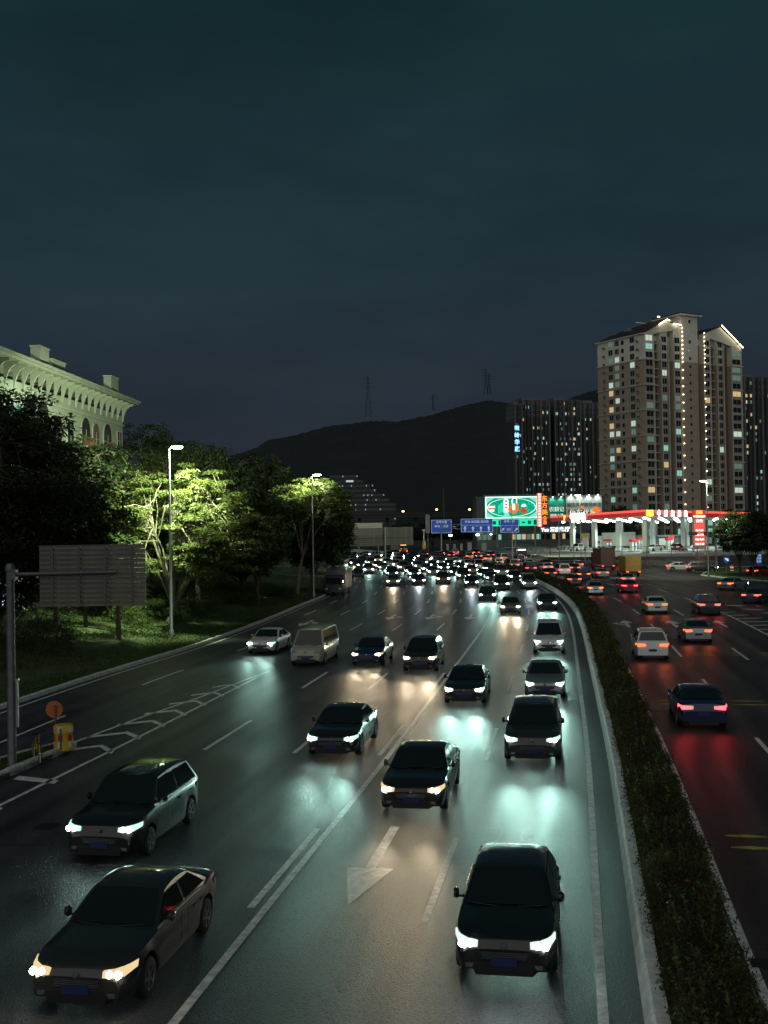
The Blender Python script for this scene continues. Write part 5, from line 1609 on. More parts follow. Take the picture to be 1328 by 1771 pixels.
b = MB(); b.tube([(0, 0, 0), (0, 0, at(768, 845, 600).z)], [.5, .25], M_GALV_D, 6); o = tag(b.build('radio_mast'), 'thin plain mast rising behind the sign gantry', 'mast'); o.location = (mast.x, 600, 0)
# ------------------------------------------------------------------ apartment towers
M_BROWN = mat('tower_brown', (.42, .345, .285), .85, noise=(.35, .12), bump=(3, .02))
M_PALE = mat('tower_pale', (.76, .74, .65), .85, noise=(.35, .10))
M_TRIMP = mat('tower_trim', (.55, .54, .48), .8, noise=(.4, .12))
M_RECESS = mat('tower_recess', (.15, .11, .085), .9, noise=(.4, .15))
M_ROOFD = mat('tower_roof', (.035, .03, .03), .8, noise=(.5, .3))
M_BULB = emit('string_bulb', (1.0, .80, .46), 6.5)
M_TUBE = emit('led_tube', (1.0, .86, .52), 7.0)
FH = 3.0
A = thing('apartment_tower', 'tall brown apartment tower with pale top floors and strings of lights', 'building', (93, 389, 0), R_(30))
XW, YD = 48.6, 24.8
NF = 25; ZB = 22 * FH                                     # brown below, pale above
def mass(name, x0, x1, y0, y1, ztop, zsplit=ZB, pale=M_PALE, brown=M_BROWN):
    b = MB()
    b.box(((x0 + x1) / 2, (y0 + y1) / 2, min(zsplit, ztop) / 2), (x1 - x0, y1 - y0, min(zsplit, ztop)), brown)
    if ztop > zsplit: b.box(((x0 + x1) / 2, (y0 + y1) / 2, (zsplit + ztop) / 2 + .001), (x1 - x0, y1 - y0, ztop - zsplit), pale)
    return b.build(name, A)
mass('wall', 0.02, XW - .02, 2.2, YD, 75.0, brown=M_BROWN)
BAYS = [(0.0, 4.4), (7.8, 11.5), (14.0, 17.6), (29.0, 32.4), (36.0, 39.3), (43.3, 48.6)]
for k, (a, c) in enumerate(BAYS):
    mass('bay', a, c, 0.0 if k not in (1, 4) else .35, 2.3, (75.2, 77.5, 78.2, 76.3, 77.4, 73.2)[k])
for a, c in ((4.4, 7.8), (11.5, 14.0), (32.4, 36.0), (39.3, 43.3), (25.8, 29.0)):
    b = MB(); b.box(((a + c) / 2, 2.25, 36.5), (c - a - .02, .3, 73), M_RECESS); b.build('recess', A)
mass('stair_core', 17.7, 25.8, -.4, 14, 82.6)
b = MB(); b.box((21.75, 6.5, 83.0), (10.4, 16.5, .5), M_PALE); b.box((21.75, 6.5, 83.5), (9.2, 15.5, .5), M_ROOFD); b.build('core_roof', A)
# gables and roofs
def gable(x0, xp, x1, z0, zp, z1, name='gable'):
    b = MB(); b.slab((0, -.05, 0), (1, 0, 0), (0, 0, 1), (0, 1, 0), [(x0, z0), (x1, z1), (xp, zp)] if False else [(x0, z0 - .8), (x1, z1 - .8), (x1, z1), (xp, zp), (x0, z0)], 0, 2.3, M_PALE); b.build(name, A)
gable(0.0, 10.6, 17.7, 75.2, 80.4, 78.6)
gable(29.0, 37.8, 48.6, 77.0, 80.2, 73.2)
def roof(pts_e, pts_r):
    b = MB(); i = b.mi(M_ROOFD); n = len(pts_e)
    b.v += pts_e + pts_r
    for q in range(n - 1):
        b.f.append((q, q + 1, n + q + 1, n + q)); b.m.append(i)
    return b.build('roof', A)
roof([(-.6, YD + .6, 75.1), (-.6, -.5, 75.1), (10.6, -.5, 80.6)], [(5.5, YD - 3, 78.6), (7.5, 4, 80.4), (10.6, 3, 80.9)])
roof([(10.6, -.5, 80.6), (18, -.5, 78.8), (18, YD, 78.0)], [(10.6, 3, 80.9), (12, 10, 80.6), (12, YD, 79)])
roof([(-.6, YD + .6, 75.1), (5.5, YD - 3, 78.6), (12, YD, 79)], [(5, YD + .5, 75.2), (7.5, 4, 80.4), (10.6, 3, 80.9)])
roof([(28.8, -.5, 77.1), (37.8, -.5, 80.5), (49.2, -.5, 73.1)], [(31, YD, 78), (37.8, YD, 80.5), (49.2, YD, 73.1)])
b = MB(); b.box((8.5, 9, 80.7), (7.5, .5, .4), M_PALE); b.box((3.5, 12, 78.2), (1.6, 2.0, 1.0), mat('water_heater', (.4, .42, .45), .3, .6)); b.box((9.2, 5.5, 80.9), (1.8, 1.6, .9), MATS['water_heater']); b.box((5.0, 20, 78), (1.8, 1.6, .8), MATS['water_heater']); b.build('roof_equipment', A)
b = MB(); b.box((-.45, YD / 2, 75.05), (.7, YD + 1.4, .28), M_PALE); b.build('eave', A)
# windows: one mesh per width, shared by all floors
def win_mesh(w, h, cols_n=2):
    b = MB()
    b.box((0, .02, h / 2), (w, .06, h), M_DGLASS)
    for x in [-w / 2 + .05, w / 2 - .05] + [(-w / 2 + w * q / cols_n) for q in range(1, cols_n)]: b.box((x, -.02, h / 2), (.09, .06, h), M_TRIMP)
    b.box((0, -.02, .05), (w, .07, .1), M_TRIMP); b.box((0, -.02, h - .05), (w, .07, .1), M_TRIMP)
    return b.mesh('window')
WM = {'w34': win_mesh(3.3, 2.15, 2), 'w30': win_mesh(2.6, 2.15, 2), 'w44': win_mesh(4.4, 2.1, 2), 'w13': win_mesh(1.15, 1.3, 1), 'w24': win_mesh(2.3, 2.1, 2), 'w15': win_mesh(1.5, 1.7, 1), 'w22': win_mesh(2.2, 2.0, 3)}
rs = random.Random(31)
LITS = [M_WLIT_T, M_WLIT_W, M_WLIT_W, M_WLIT_Y, M_WLIT_D, M_WLIT_D]
def put_win(mesh, x, y, z, rz, plit):
    o = link('window', WM[mesh], A); o.location = (x, y, z); o.rotation_euler = (0, 0, rz)
    if rs.random() < plit:
        o.material_slots[0].link = 'OBJECT'; o.material_slots[0].material = rs.choice(LITS)
for fl in range(1, NF):
    z = fl * FH + .55
    for k, ((a, c), mk) in enumerate(zip(BAYS, ('w34', 'w30', 'w30', 'w30', 'w30', 'w44'))):
        if k == 5 and fl > 23: continue
        put_win(mk, (a + c) / 2, (-.03 if k not in (1, 4) else .32), z, 0, .26)
    put_win('w13', 21.8, -.43, z + .2, 0, .16 if fl > 14 else .03)
    for y, mk, pl in ((17.6, 'w24', .38), (14.2, 'w22', .26), (11.2, 'w15', .03), (6.2, 'w24', .3)):
        put_win(mk, -.03, y, z, R_(-90), pl)
for k in range(1, 2):
    for z in (80.2, ):
        put_win('w13', 21.8, -.43, z, 0, 0)
# ledges between the recesses, balcony slabs, condenser units
lm_ = MB().box((0, 0, 0), (3.0, 1.4, .28), M_TRIMP).mesh('ledge')
for fl in range(1, NF):
    for x in (6.1, 34.2):
        o = link('ledge', lm_, A); o.location = (x, 1.6, fl * FH)
for q in range(1, 8):
    z = q * 9.0 + 3 * 1
    b = MB(); b.box((-.18, YD / 2, z), (.36, YD + .3, .32), M_TRIMP); b.build('string_course', A)
    for (a, c) in (BAYS[0], BAYS[5]):
        MB().box(((a + c) / 2 + .15, -.25, z), (c - a + .7, .6, .42), M_TRIMP).build('string_course', A)
b = MB(); b.box((XW / 2, -.3, 9.6), (XW + .6, .5, .4), M_TRIMP); b.build('string_course', A)
for x in (4.25, 7.95, 11.4, 14.1, 17.5, 29.1, 32.3, 36.1, 39.2, 43.4, 48.5):
    b = MB(); b.box((x, -.18, 37), (.32, .36, 73 if x < 48 else 71), M_TRIMP); b.build('pilaster', A)
ac = MB(); ac.box((-.32, 0, .35), (.6, 1.6, .08), M_TRIMP); ac.box((-.30, .25, .72), (.4, .85, .62), M_GALV); ac.lathe([(.0, -.02), (.24, -.02), (.25, 0)], (-.50, .25, .72), M_PLAST, 'x', 12); ac.box((-.56, 0, .75), (.04, 1.6, .05), M_DARK); acm = ac.mesh('air_conditioner')
for fl in range(1, NF):
    for y in (20.8, 3.1):
        o = link('air_conditioner', acm, A); o.location = (0, y, fl * FH)
slot = MB().box((0, 0, 0), (.5, .6, 1.5), M_DARK).mesh('vent_slot')
for fl in range(1, NF):
    o = link('vent_slot', slot, A); o.location = (25.85, .2, fl * FH + 1.2)
# strings of bulbs and roof tubes
bulb = MB(); bulb.lathe([(0, -.2), (.19, -.1), (.22, 0), (.19, .1), (0, .2)], (0, 0, 0), M_BULB, 'z', 8); bulb = bulb.mesh('lamp_bulb')
for x in (17.85, 28.9):
    z = 78.3 if x < 20 else 77.2
    while z > 13:
        o = link('lamp_bulb', bulb, A); o.location = (x, -.75, z)
        z -= 1.55 if z > 66 else (2.95 if z > 38 else 4.4)
def tube(p, q): MB().tube([p, q], .17, M_TUBE, 6).build('light_tube', A)
tube((6.6, -.8, 78.6), (10.5, -.8, 80.7)); tube((10.6, -.8, 80.7), (11.8, -.8, 80.3)); tube((13.6, -.8, 79.4), (17.4, -.8, 79.2)); tube((37.9, -.8, 80.7), (46.3, -.8, 74.9)); tube((46.9, -.8, 74.5), (49.0, -.8, 73.1)); tube((8.6, 2.0, 82.0), (9.6, 2.0, 82.0))

M_FT = mat('far_tower_wall', (.065, .066, .075), .9, noise=(.1, .12)); M_FT2 = mat('far_tower_pale', (.15, .155, .16), .9, noise=(.1, .12)); M_FTB = mat('far_tower_recess', (.05, .055, .065), .6)
def far_tower(label, px0, px1, ytop, Y, dep, seed, rz=.35, plit=.12, strips=5, group='far apartment towers'):
    rg = random.Random(seed)
    p0, p1 = at(px0, 905, Y), at(px1, 905, Y)
    w = (p1.x - p0.x) / (math.cos(rz) + .0); H = at((px0 + px1) / 2, ytop, Y).z
    T = thing('apartment_tower', label, 'building', (p0.x, Y, 0), rz, group)
    w *= .92
    nf = int(H / 3.0)
    b = MB(); b.box((w / 2, dep / 2, H * .44), (w, dep, H * .88), M_FT); b.box((w / 2, dep / 2, H * .94), (w, dep, H * .12), M_FT2); b.build('wall', T)
    b = MB(); b.box((w * .35, dep / 2, H + 1.2), (w * .5, dep * .5, 2.4), M_FT2); b.box((w / 2, dep / 2, H + .2), (w + .8, dep + .8, .4), M_FT2)
    b.build('roof', T)
    # protruding piers between window strips
    sw = w / strips
    for q in range(strips + 1):
        MB().box((q * sw, -.6, H / 2), (sw * .28, 1.4, H), M_FT if q % 2 else M_FT2).build('pier', T)
    dk, lt = MB(), MB()
    for fl in range(1, nf):
        z = fl * 3.0 + .6
        for q in range(strips):
            for s_ in (-.18, .18):
                x = (q + .5 + s_) * sw
                if rg.random() < plit * (.3 if fl > nf - 3 else 1): lt.box((x, -.06, z + .8), (sw * (.26 if rg.random() < .8 else .5), .12, 1.5), rg.choice([M_WLIT_T, M_WLIT_W, M_WLIT_Y, M_WLIT_D, M_WLIT_D]))
                else: dk.box((x, -.05, z + .8), (sw * .28, .1, 1.6), M_FTB)
            
        for q in range(3):
            y = dep * (q + .5) / 3
            (lt if rg.random() < plit * .4 else dk).box((-.05, y, z + .8), (.1, 1.4, 1.5), M_WLIT_D if rg.random() < .0 else M_FTB)
    tag(dk.build('window_panes', T), kind='stuff'); tag(lt.build('lit_windows', T), kind='stuff')
    return T, w, H
T, w, H = far_tower('far dark tower carrying vertical blue glowing characters', 893, 912, 700, 620, 12, 1, .3, .10, 3)
blue = emit('blue_neon', (.22, .50, 1.0), 3.0)
for q, ch in enumerate('翠岭华庭'):
    o = lettering(ch, blue, T, (.6, -1.6, at(884, 742 + 11.8 * q, 620).z), 3.1, 0, .1, .05)
far_tower('far dark tower with many lit windows right of the blue characters', 907, 958, 692, 640, 22, 2, .22, .24, 6)
far_tower('far dark tower just left of the big brown tower', 962, 1012, 692, 650, 22, 3, .22, .24, 6)
far_tower('dim far tower partly hidden by the big brown tower', 1013, 1052, 697, 690, 22, 9, .2, .05, 5)
far_tower('dark tower with scattered lights at the right picture edge', 1290, 1345, 652, 520, 24, 5, .25, .18, 6)

# ------------------------------------------------------------------ shopping block with light boards
M_MALL = mat('mall_wall', (.14, .15, .16), .8, noise=(.3, .2))
def frame_of(px0, py0, px1, py1, Y):                   # a board facing the road: centre, width, height
    a, c = at(px0, py1, Y), at(px1, py0, Y)
    return Vector(((a.x + c.x) / 2, Y, (a.z + c.z) / 2)), c.x - a.x, c.z - a.z
Y0 = 340
c, w, h = frame_of(826, 857, 1046, 960, Y0)
ML = thing('shopping_block', 'low dark shopping block behind the bright sign boards', 'building', (c.x, Y0, 0))
zt = at(930, 858, Y0).z
MB().box((0, 9, zt / 2 - .2), (w, 16, zt - .4), M_MALL).build('wall', ML)
MB().box((0, 9, zt - .1), (w + .6, 16.6, .4), M_MALL).build('roof', ML)
b = MB()
rg = random.Random(2)
for q in range(26):
    b.box((-w / 2 + w * (q + .5) / 26, .9, 4.2), (w / 26 * .8, .1, 1.6), rg.choice([M_WLIT_D, M_WLIT_T, M_DGLASS, M_DGLASS, M_WLIT_Y]))
tag(b.build('lit_windows', ML), kind='stuff')

# big green light board: frame, oval border, plain shapes of the advertisement
c, w, h = frame_of(839, 858, 930, 897, 330)
LB = thing('light_board', 'large glowing green advertising board with white oval border', 'billboard', (c.x, 330, c.z), R_(4))
G_ = emit('board_green', (.0, .46, .26), .9); G2_ = emit('board_green_light', (.03, .80, .44), 1.1); WH = emit('board_white', (.76, 1.0, .88), 1.6); OR = emit('board_orange', (1.0, .22, .03), .95); ORD = emit('board_orange_deep', (.85, .10, .02), .75); CY = emit('board_cyan', (.3, .9, .75), .9); DKG = emit('board_dark_green', (.0, .16, .10), .6)
def flat(poly, d, m, nm='print'):
    b = MB(); b.slab((0, -.2 - d, 0), (1, 0, 0), (0, 0, 1), (0, -1, 0), poly, 0, .02, m); return b.build(nm, LB)
def rect(x0, z0, x1, z1): return [(x0, z0), (x1, z0), (x1, z1), (x0, z1)]
MB().box((0, .35, .0), (w + .9, .7, h + 1.2), mat('board_casing', (.03, .16, .11), .5)).build('casing', LB)
MB().box((0, -.08, 0), (w, .14, h), G_).build('screen', LB)
hw_, hh_ = w / 2, h / 2
for r_ in (rect(-hw_, hh_ - .35, hw_, hh_), rect(-hw_, -hh_, hw_, -hh_ + .35), rect(-hw_, -hh_, -hw_ + .45, hh_), rect(hw_ - .45, -hh_, hw_, hh_)): flat(r_, .02, WH, 'border')
b = MB()
N_ = 48
for q in range(N_):
    t0, t1 = 2 * math.pi * q / N_, 2 * math.pi * (q + 1) / N_
    f = lambda t, k: (math.cos(t) * hw_ * .93 * k, math.sin(t) * hh_ * .86 * k)
    b.slab((0, -.25, 0), (1, 0, 0), (0, 0, 1), (0, -1, 0), [f(t0, .965), f(t1, .965), f(t1, 1.0), f(t0, 1.0)], 0, .02, WH)
b.build('oval', LB)
for sx_ in (1, -1):
    for sz_ in (1, -1):
        flat([(sx_ * hw_ * .97, sz_ * hh_ * .9), (sx_ * hw_ * .62, sz_ * hh_ * .92), (sx_ * hw_ * .86, sz_ * hh_ * .55), (sx_ * hw_ * .96, sz_ * hh_ * .35)][::sx_ * sz_], .03, CY)
flat(rect(-hw_ * .90, -hh_ * .10, -hw_ * .62, hh_ * .22), .05, OR); flat(rect(-hw_ * .87, -hh_ * .02, -hw_ * .65, hh_ * .14), .08, WH); flat(rect(-hw_ * .85, -hh_ * .36, -hw_ * .66, -hh_ * .18), .05, WH)
for q in range(4):
    flat(rect(-hw_ * .52 + q * hw_ * .055, -hh_ * .55 + .12 * q, -hw_ * .48 + q * hw_ * .055, hh_ * (.2 + .12 * q)), .05, G2_)
flat([(-hw_ * .30, -hh_ * .5), (-hw_ * .13, -hh_ * .5), (-hw_ * .11, hh_ * .6), (-hw_ * .16, hh_ * .85), (-hw_ * .25, hh_ * .85), (-hw_ * .31, hh_ * .6)], .05, WH)
for z in (.5, .2, -.1): flat(rect(-hw_ * .25, hh_ * z, -hw_ * .17, hh_ * (z + .16)), .08, ORD)
flat([(-hw_ * .32, -hh_ * .85), (-hw_ * .07, -hh_ * .85), (-hw_ * .13, -hh_ * .45), (-hw_ * .27, -hh_ * .45)], .06, CY)
flat([(-hw_ * .16, -hh_ * .2), (0, -hh_ * .55), (hw_ * .13, -hh_ * .6), (hw_ * .24, -hh_ * .3), (hw_ * .27, hh_ * .3), (hw_ * .16, hh_ * .42), (hw_ * .08, hh_ * .30), (0, hh_ * .42), (-hw_ * .06, hh_ * .1)], .09, OR)
flat(rect(hw_ * .03, -hh_ * .25, hw_ * .13, hh_ * .32), .12, WH); flat(rect(0, hh_ * .35, hw_ * .05, hh_ * .8), .1, WH); flat(rect(hw_ * .17, hh_ * .38, hw_ * .21, hh_ * .8), .1, WH)
flat([(hw_ * .28, -hh_ * .28), (hw_ * .44, -hh_ * .62), (hw_ * .62, -hh_ * .38), (hw_ * .46, hh_ * .02)], .09, ORD); flat([(hw_ * .36, hh_ * .06), (hw_ * .56, hh_ * .06), (hw_ * .52, hh_ * .3), (hw_ * .40, hh_ * .3)], .09, WH)
for q in range(7):
    t = R_(20 + q * 45); cx_, cz_ = hw_ * .70, hh_ * .0
    flat([(cx_ + .7 * math.cos(t - .12), cz_ + .7 * math.sin(t - .12)), (cx_ + .7 * math.cos(t + .12), cz_ + .7 * math.sin(t + .12)), (cx_ + 1.5 * math.cos(t + .07), cz_ + 1.5 * math.sin(t + .07)), (cx_ + 1.5 * math.cos(t - .07), cz_ + 1.5 * math.sin(t - .07))], .05, G2_)
b = MB(); b.box((0, -.1, -hh_ - 1.25), (w, .14, 2.2), G2_)
for q in range(9): b.box((-hw_ + w * (q + .5) / 9, -.2, -hh_ - 1.3), (w / 9 * .55, .08, .5 + .5 * (q % 3)), DKG)
b.build('lower_strip', LB)
for x in (-hw_ * .55, hw_ * .9):
    MB().tube([(x, .5, -c.z - .2), (x, .5, -hh_ - 2.0)], .35, M_GALV).build('post', LB)
# slim vertical signs
c, w, h = frame_of(929.5, 853, 936.5, 911, 329)
S = thing('vertical_sign', 'slim red framed vertical sign with white glowing cells', 'sign', (c.x, 329, c.z), R_(4))
MB().box((0, 0, 0), (w, .3, h), emit('neon_red', (1.0, .06, .04), 1.5)).build('frame', S)
cell = MB().box((0, -.18, 0), (w * .62, .06, h / 12 * .8), emit('cell_white', (1.0, .80, .66), 1.3)).mesh('cell')
for q in range(12): o = link('cell', cell, S); o.location = (0, 0, -h / 2 + h * (q + .5) / 12)
MB().tube([(0, .3, -c.z), (0, .3, -h / 2)], .15, M_GALV_D).build('post', S)
c, w, h = frame_of(937.5, 856, 946, 906, 329.5)
S = thing('vertical_sign', 'dark red vertical sign with orange glowing characters', 'sign', (c.x, 329.5, c.z), R_(4))
MB().box((0, .1, 0), (w, .3, h), mat('sign_maroon', (.12, .03, .03), .6)).build('panel', S)
for q, ch in enumerate('东方美食'): lettering(ch, emit('neon_orange', (1.0, .24, .03), 2.2), S, (0, -.1, h * (.36 - .235 * q)), w * 1.15, 0, .05, .02)
MB().box((0, -.1, -h * .47), (w * .7, .06, h * .1), emit('seal_red', (1., .2, .14), 1.2)).build('seal', S)
MB().tube([(0, .3, -c.z), (0, .3, -h / 2)], .15, M_GALV_D).build('post', S)
# restaurant board and parking board, lit by picture lamps from above
def lit_board(label, box, Y, m, cat='billboard'):
    c, w, h = frame_of(*box, Y)
    S = thing('sign_board', label, cat, (c.x, Y, c.z), R_(4))
    MB().box((0, .15, 0), (w, .3, h), m).build('panel', S)
    MB().box((0, .1, h / 2 + .06), (w + .1, .42, .12), M_GALV).build('frame', S)
    n = max(2, int(w / 2.6))
    for q in range(n):
        x = -w / 2 + w * (q + .5) / n
        b = MB(); b.tube([(x, 0, h / 2), (x, -.8, h / 2 + .15)], .03, M_GALV, 5); b.box((x, -.85, h / 2 + .1), (.4, .2, .1), emit('picture_lamp', (.85, 1, .92), 8)); b.build('picture_lamp', S)
        spot('lamp_light', S, (x, -.9, h / 2 + .02), (0, .55, -1), 260, R_(105), (.85, 1.0, .92), .1, .6)
    for x in (-w * .3, w * .3): MB().tube([(x, .4, -c.z), (x, .4, -h / 2)], .2, M_GALV_D).build('post', S)
    return S, w, h
S, w, h = lit_board('green restaurant board with white characters under picture lamps', (948, 860, 977, 897), 328, mat('board_green_paint', (.02, .30, .20), .5))
lettering('农耕记', emit('letter_pale', (.75, 1, .8), .95), S, (0, -.08, -h * .08), w * .30, 0, .04, .012); lettering('湖南土菜', MATS['letter_pale'], S, (0, -.08, -h * .36), w * .20, 0, .04, .006)
S, w, h = lit_board('white parking board with dark characters and a red panel', (979, 856, 1041, 897), 327, mat('board_white_paint', (.70, .74, .70), .5))
lettering('福田天安数码城店', mat('letter_teal', (.03, .12, .13), .5), S, (0, -.05, h * .08), w * .122, 0, .03, .01)
b = MB(); b.box((0, -.04, -h * .30), (w * .90, .06, h * .38), mat('panel_red', (.34, .05, .05), .5)); b.build('red_panel', S)
lettering('停车优惠', MATS['letter_pale'], S, (-w * .04, -.12, -h * .27), w * .19, 0, .04, .02)
for (x, z, sc) in ((w * .33, -h * .14, 1.2), (-w * .06, -h * .02, .55)):
    b = MB(); b.slab((x, -.2, z), (1, 0, 0), (0, 0, 1), (0, -1, 0), [(-1.1 * sc, -.2 * sc), (.5 * sc, -1.0 * sc), (1.3 * sc, -.1 * sc), (-.2 * sc, 1.0 * sc)], 0, .05, OR); b.build('gift_shape', S)
S = thing('shop_sign', 'white glowing lettering over a shop under the canopy edge', 'sign', at(966, 916, 322), R_(4))
lettering('Yue 酒店餐厅 汇', emit('letter_white', (.85, .98, 1.0), 2.6), S, (0, 0, 0), 1.45, 0, .06, .03)
MB().box((0, .3, 0), (11, .3, 1.7), M_MALL).build('panel', S)
MB().tube([(0, .5, -at(966, 916, 322).z), (0, .5, 0)], .2, M_GALV_D).build('post', S)

# ------------------------------------------------------------------ blue direction signs
M_SBLUE = mat('sign_blue', (.010, .05, .30), .45, em=(.01, .06, .36), es=.42)
M_SWHT = mat('sign_letter', (.75, .78, .80), .5, em=(.5, .62, .75), es=.42)
def dir_sign(S, x, z, w, h, lines, arrows=0, exits=False, y=0.):
    MB().box((x, y, z), (w, .08, h), M_SBLUE).build('panel', S)
    b = MB()
    for (cx_, cz_, ww, hh) in ((x, z + h / 2 - .06, w - .06, .07), (x, z - h / 2 + .06, w - .06, .07), (x - w / 2 + .06, z, .07, h - .06), (x + w / 2 - .06, z, .07, h - .06)): b.box((cx_, y - .05, cz_), (ww, .03, hh), M_SWHT)
    if arrows or exits: b.box((x, y - .05, z + h * .02), (w - .3, .03, .05), M_SWHT)
    b.build('border', S)
    for (tx, dx, dz, sz) in lines: lettering(tx, M_SWHT, S, (x + dx * w, y - .06, z + dz * h), sz, 0, .01, .005)
    for q in range(arrows):
        b = MB(); b.slab((x - w / 2 + w * (q + .5) / arrows, y - .055, z - h * .26), (1, 0, 0), (0, 0, 1), (0, -1, 0), [(-.13, -.7), (.13, -.7), (.13, .1), (.42, .1), (0, .72), (-.42, .1), (-.13, .1)], 0, .01, M_SWHT); b.build('arrow', S)
    if exits:
        for sx_ in (-1, 1):
            b = MB(); b.slab((x + sx_ * w * .36, y - .055, z - h * .27), (.707, 0, -.707), (.707, 0, .707), (0, -1, 0), [(-.11, -.6), (.11, -.6), (.11, .05), (.36, .05), (0, .6), (-.36, .05), (-.11, .05)], 0, .01, M_SWHT); b.build('arrow', S)
YG = 296
pb = at(763.5, 958, YG)
GA = thing('sign_gantry', 'cantilever gantry on the median carrying two blue direction signs', 'road sign', (pb.x, YG, 0))
ztop = at(763, 905, YG).z
b = MB(); b.tube([(0, 0, -.1), (0, 0, ztop)], [.26, .18], M_GALV, 12); b.build('mast', GA, 40)
xr_ = at(852, 910, YG).x - pb.x
b = MB()
for z in (ztop - .35, ztop - 1.5): b.tube([(0, 0, z), (xr_, 0, z - .1)], .09, M_GALV, 8)
for q in range(8): b.tube([(xr_ * q / 8, 0, ztop - .35 if q % 2 else ztop - 1.5), (xr_ * (q + 1) / 8, 0, ztop - 1.5 if q % 2 else ztop - .4)], .05, M_GALV, 5)
b.build('arm', GA)
x0, x1 = at(746, 910, YG).x - pb.x, at(781, 910, YG).x - pb.x
zc, hs = (at(763, 899, YG).z + at(763, 922, YG).z) / 2, at(763, 899, YG).z - at(763, 922, YG).z
dir_sign(GA, (x0 + x1) / 2, zc, x1 - x0, hs, (('北环大道', 0, .32, .75), ('梅林关 皇岗', 0, -.0, .7)), 0, False, .3)
x0, x1 = at(797, 910, YG).x - pb.x, at(852, 910, YG).x - pb.x
dir_sign(GA, (x0 + x1) / 2, zc + .15, x1 - x0, hs, (('梅林 彩田路 皇岗路', 0, .26, .75),), 4, False, -.2)
b = MB()
for q in range(4): b.box((xr_ * (.25 + .22 * q), -.6, zc - .1), (.7, .2, .07), M_SWHT)
b.build('lamp_bar', GA)
pe = at(891, 940, 290)
SG = thing('exit_sign', 'blue exit sign with two slanted arrows on its own post', 'road sign', (pe.x, 290, 0))
x0, x1 = at(865, 910, 290).x - pe.x, at(897, 910, 290).x - pe.x
zc, hs = (at(880, 898, 290).z + at(880, 921, 290).z) / 2, at(880, 898, 290).z - at(880, 921, 290).z
dir_sign(SG, (x0 + x1) / 2, zc, x1 - x0, hs, (('出口', 0, -.27, .8), ('梅林一村', 0, .32, .7)), 0, True)
MB().tube([(0, .2, -.1), (0, .2, zc + hs * .3)], .14, M_GALV).build('post', SG)
for j, (px, py, s_, lb) in enumerate(((779, 926, 1.0, 'left bright white lamp under the blue signs'), (826, 925, 1.0, 'middle bright white lamp under the blue signs'), (849, 924, .6, 'right small white lamp under the blue signs'))):
    p = at(px, py, 340)
    T = thing('area_lamp', lb, 'lamp', (p.x, 340, 0), 0, 'white lamps under the blue signs')
    MB().tube([(0, .1, -.3), (0, .1, p.z)], .08, M_GALV_D).build('pole', T)
    b = MB(); b.lathe([(0, .28 * s_), (.5 * s_, .2 * s_), (.55 * s_, 0), (.5 * s_, -.2 * s_), (0, -.28 * s_)], (0, 0, p.z), emit('area_lens', (.75, 1.0, .92), 12), 'z', 12); b.build('lens', T, 60)
# tall white pillar sign and yellow marker post left of the gantry
p = ground(733.5, 959)
T = thing('marker_post', 'white post with a yellow sleeve beside the far median', 'post', (p.x, p.y, 0)); k = p.y / FPX
MB().tube([(0, 0, 0), (0, 0, 44 * k)], .17, M_WHITE, 10).build('post', T)
MB().box((0, -.05, 16 * k), (.85, .5, 2.1), M_BARREL).build('sleeve', T)
MB().box((0, 0, 42 * k), (1.0, .3, .4), M_WHITE).build('cap', T)
c, w, h = frame_of(736, 890, 743, 922, 330)
T = thing('pillar_sign', 'tall pale pillar sign left of the blue signs', 'sign', (c.x, 330, 0))
MB().box((0, 0, c.z), (w, .4, h), mat('pillar_pale', (.34, .32, .30), .7)).build('panel', T); MB().box((0, .1, c.z / 2 - 1), (.3, .3, c.z), M_GALV_D).build('post', T)
for j, (px, wpx, hp) in enumerate(((774, 4, 11), (786, 4, 11), (798, 4, 12), (812, 7, 14), (837, 8, 13))):
    c, w, h = frame_of(px - wpx / 2, 952 - hp, px + wpx / 2, 952, 330)
    T = thing('pillar_board', ('narrow', 'second narrow', 'third narrow', 'square', 'rightmost broad')[j] + ' pale board of the row below the blue signs', 'board', (c.x, 330, 0), 0, 'pale boards below the blue signs')
    MB().box((0, 0, c.z), (w, .3, h), mat('pale_panel', (.45, .46, .44), .7)).build('panel', T)
    MB().box((0, .05, c.z / 2 - h / 4), (w * .3, .2, c.z), M_GALV_D).build('post', T)
# ------------------------------------------------------------------ filling station
ZS = 1.7
M_RED_E = emit('canopy_red_glow', (1.0, .12, .08), 1.25); M_RED_D = mat('canopy_red', (.42, .035, .04), .4, em=(.8, .04, .05), es=.28)
M_CEIL = mat('canopy_ceiling', (.42, .45, .44), .6)
M_COL = mat('canopy_column', (.66, .70, .66), .5)
A0, B0, C0 = Vector((51.5, 219)), Vector((40.2, 266)), Vector((88, 262))
D0 = B0 + (C0 - A0)
b = MB(); top_ = [(31, 300), (31, 207), (57, 199), (122, 224), (132, 300)]; skirt = [(27, 302), (27, 199), (55, 187), (128, 214), (140, 302)]
b.poly([(x, y, ZS - .02) for x, y in reversed(top_)][::-1], M_CONC)
for q in range(4): b.poly([(*skirt[q], -.03), (*skirt[q + 1], -.03), (*top_[q + 1], ZS - .02), (*top_[q], ZS - .02)], ASPH2)
ST = tag(b.build('forecourt'), kind='structure'); lane_uv(ST.data)
FS = thing('station_canopy', 'wide filling station canopy with a glowing red fascia and white columns', 'canopy')
ZK = {'A': (9.15, 10.5), 'B': (8.6, 9.87), 'C': (8.65, 9.95), 'D': (8.1, 9.4)}          # the canopy falls away to the back
ZC, HF = 9.15, 1.35
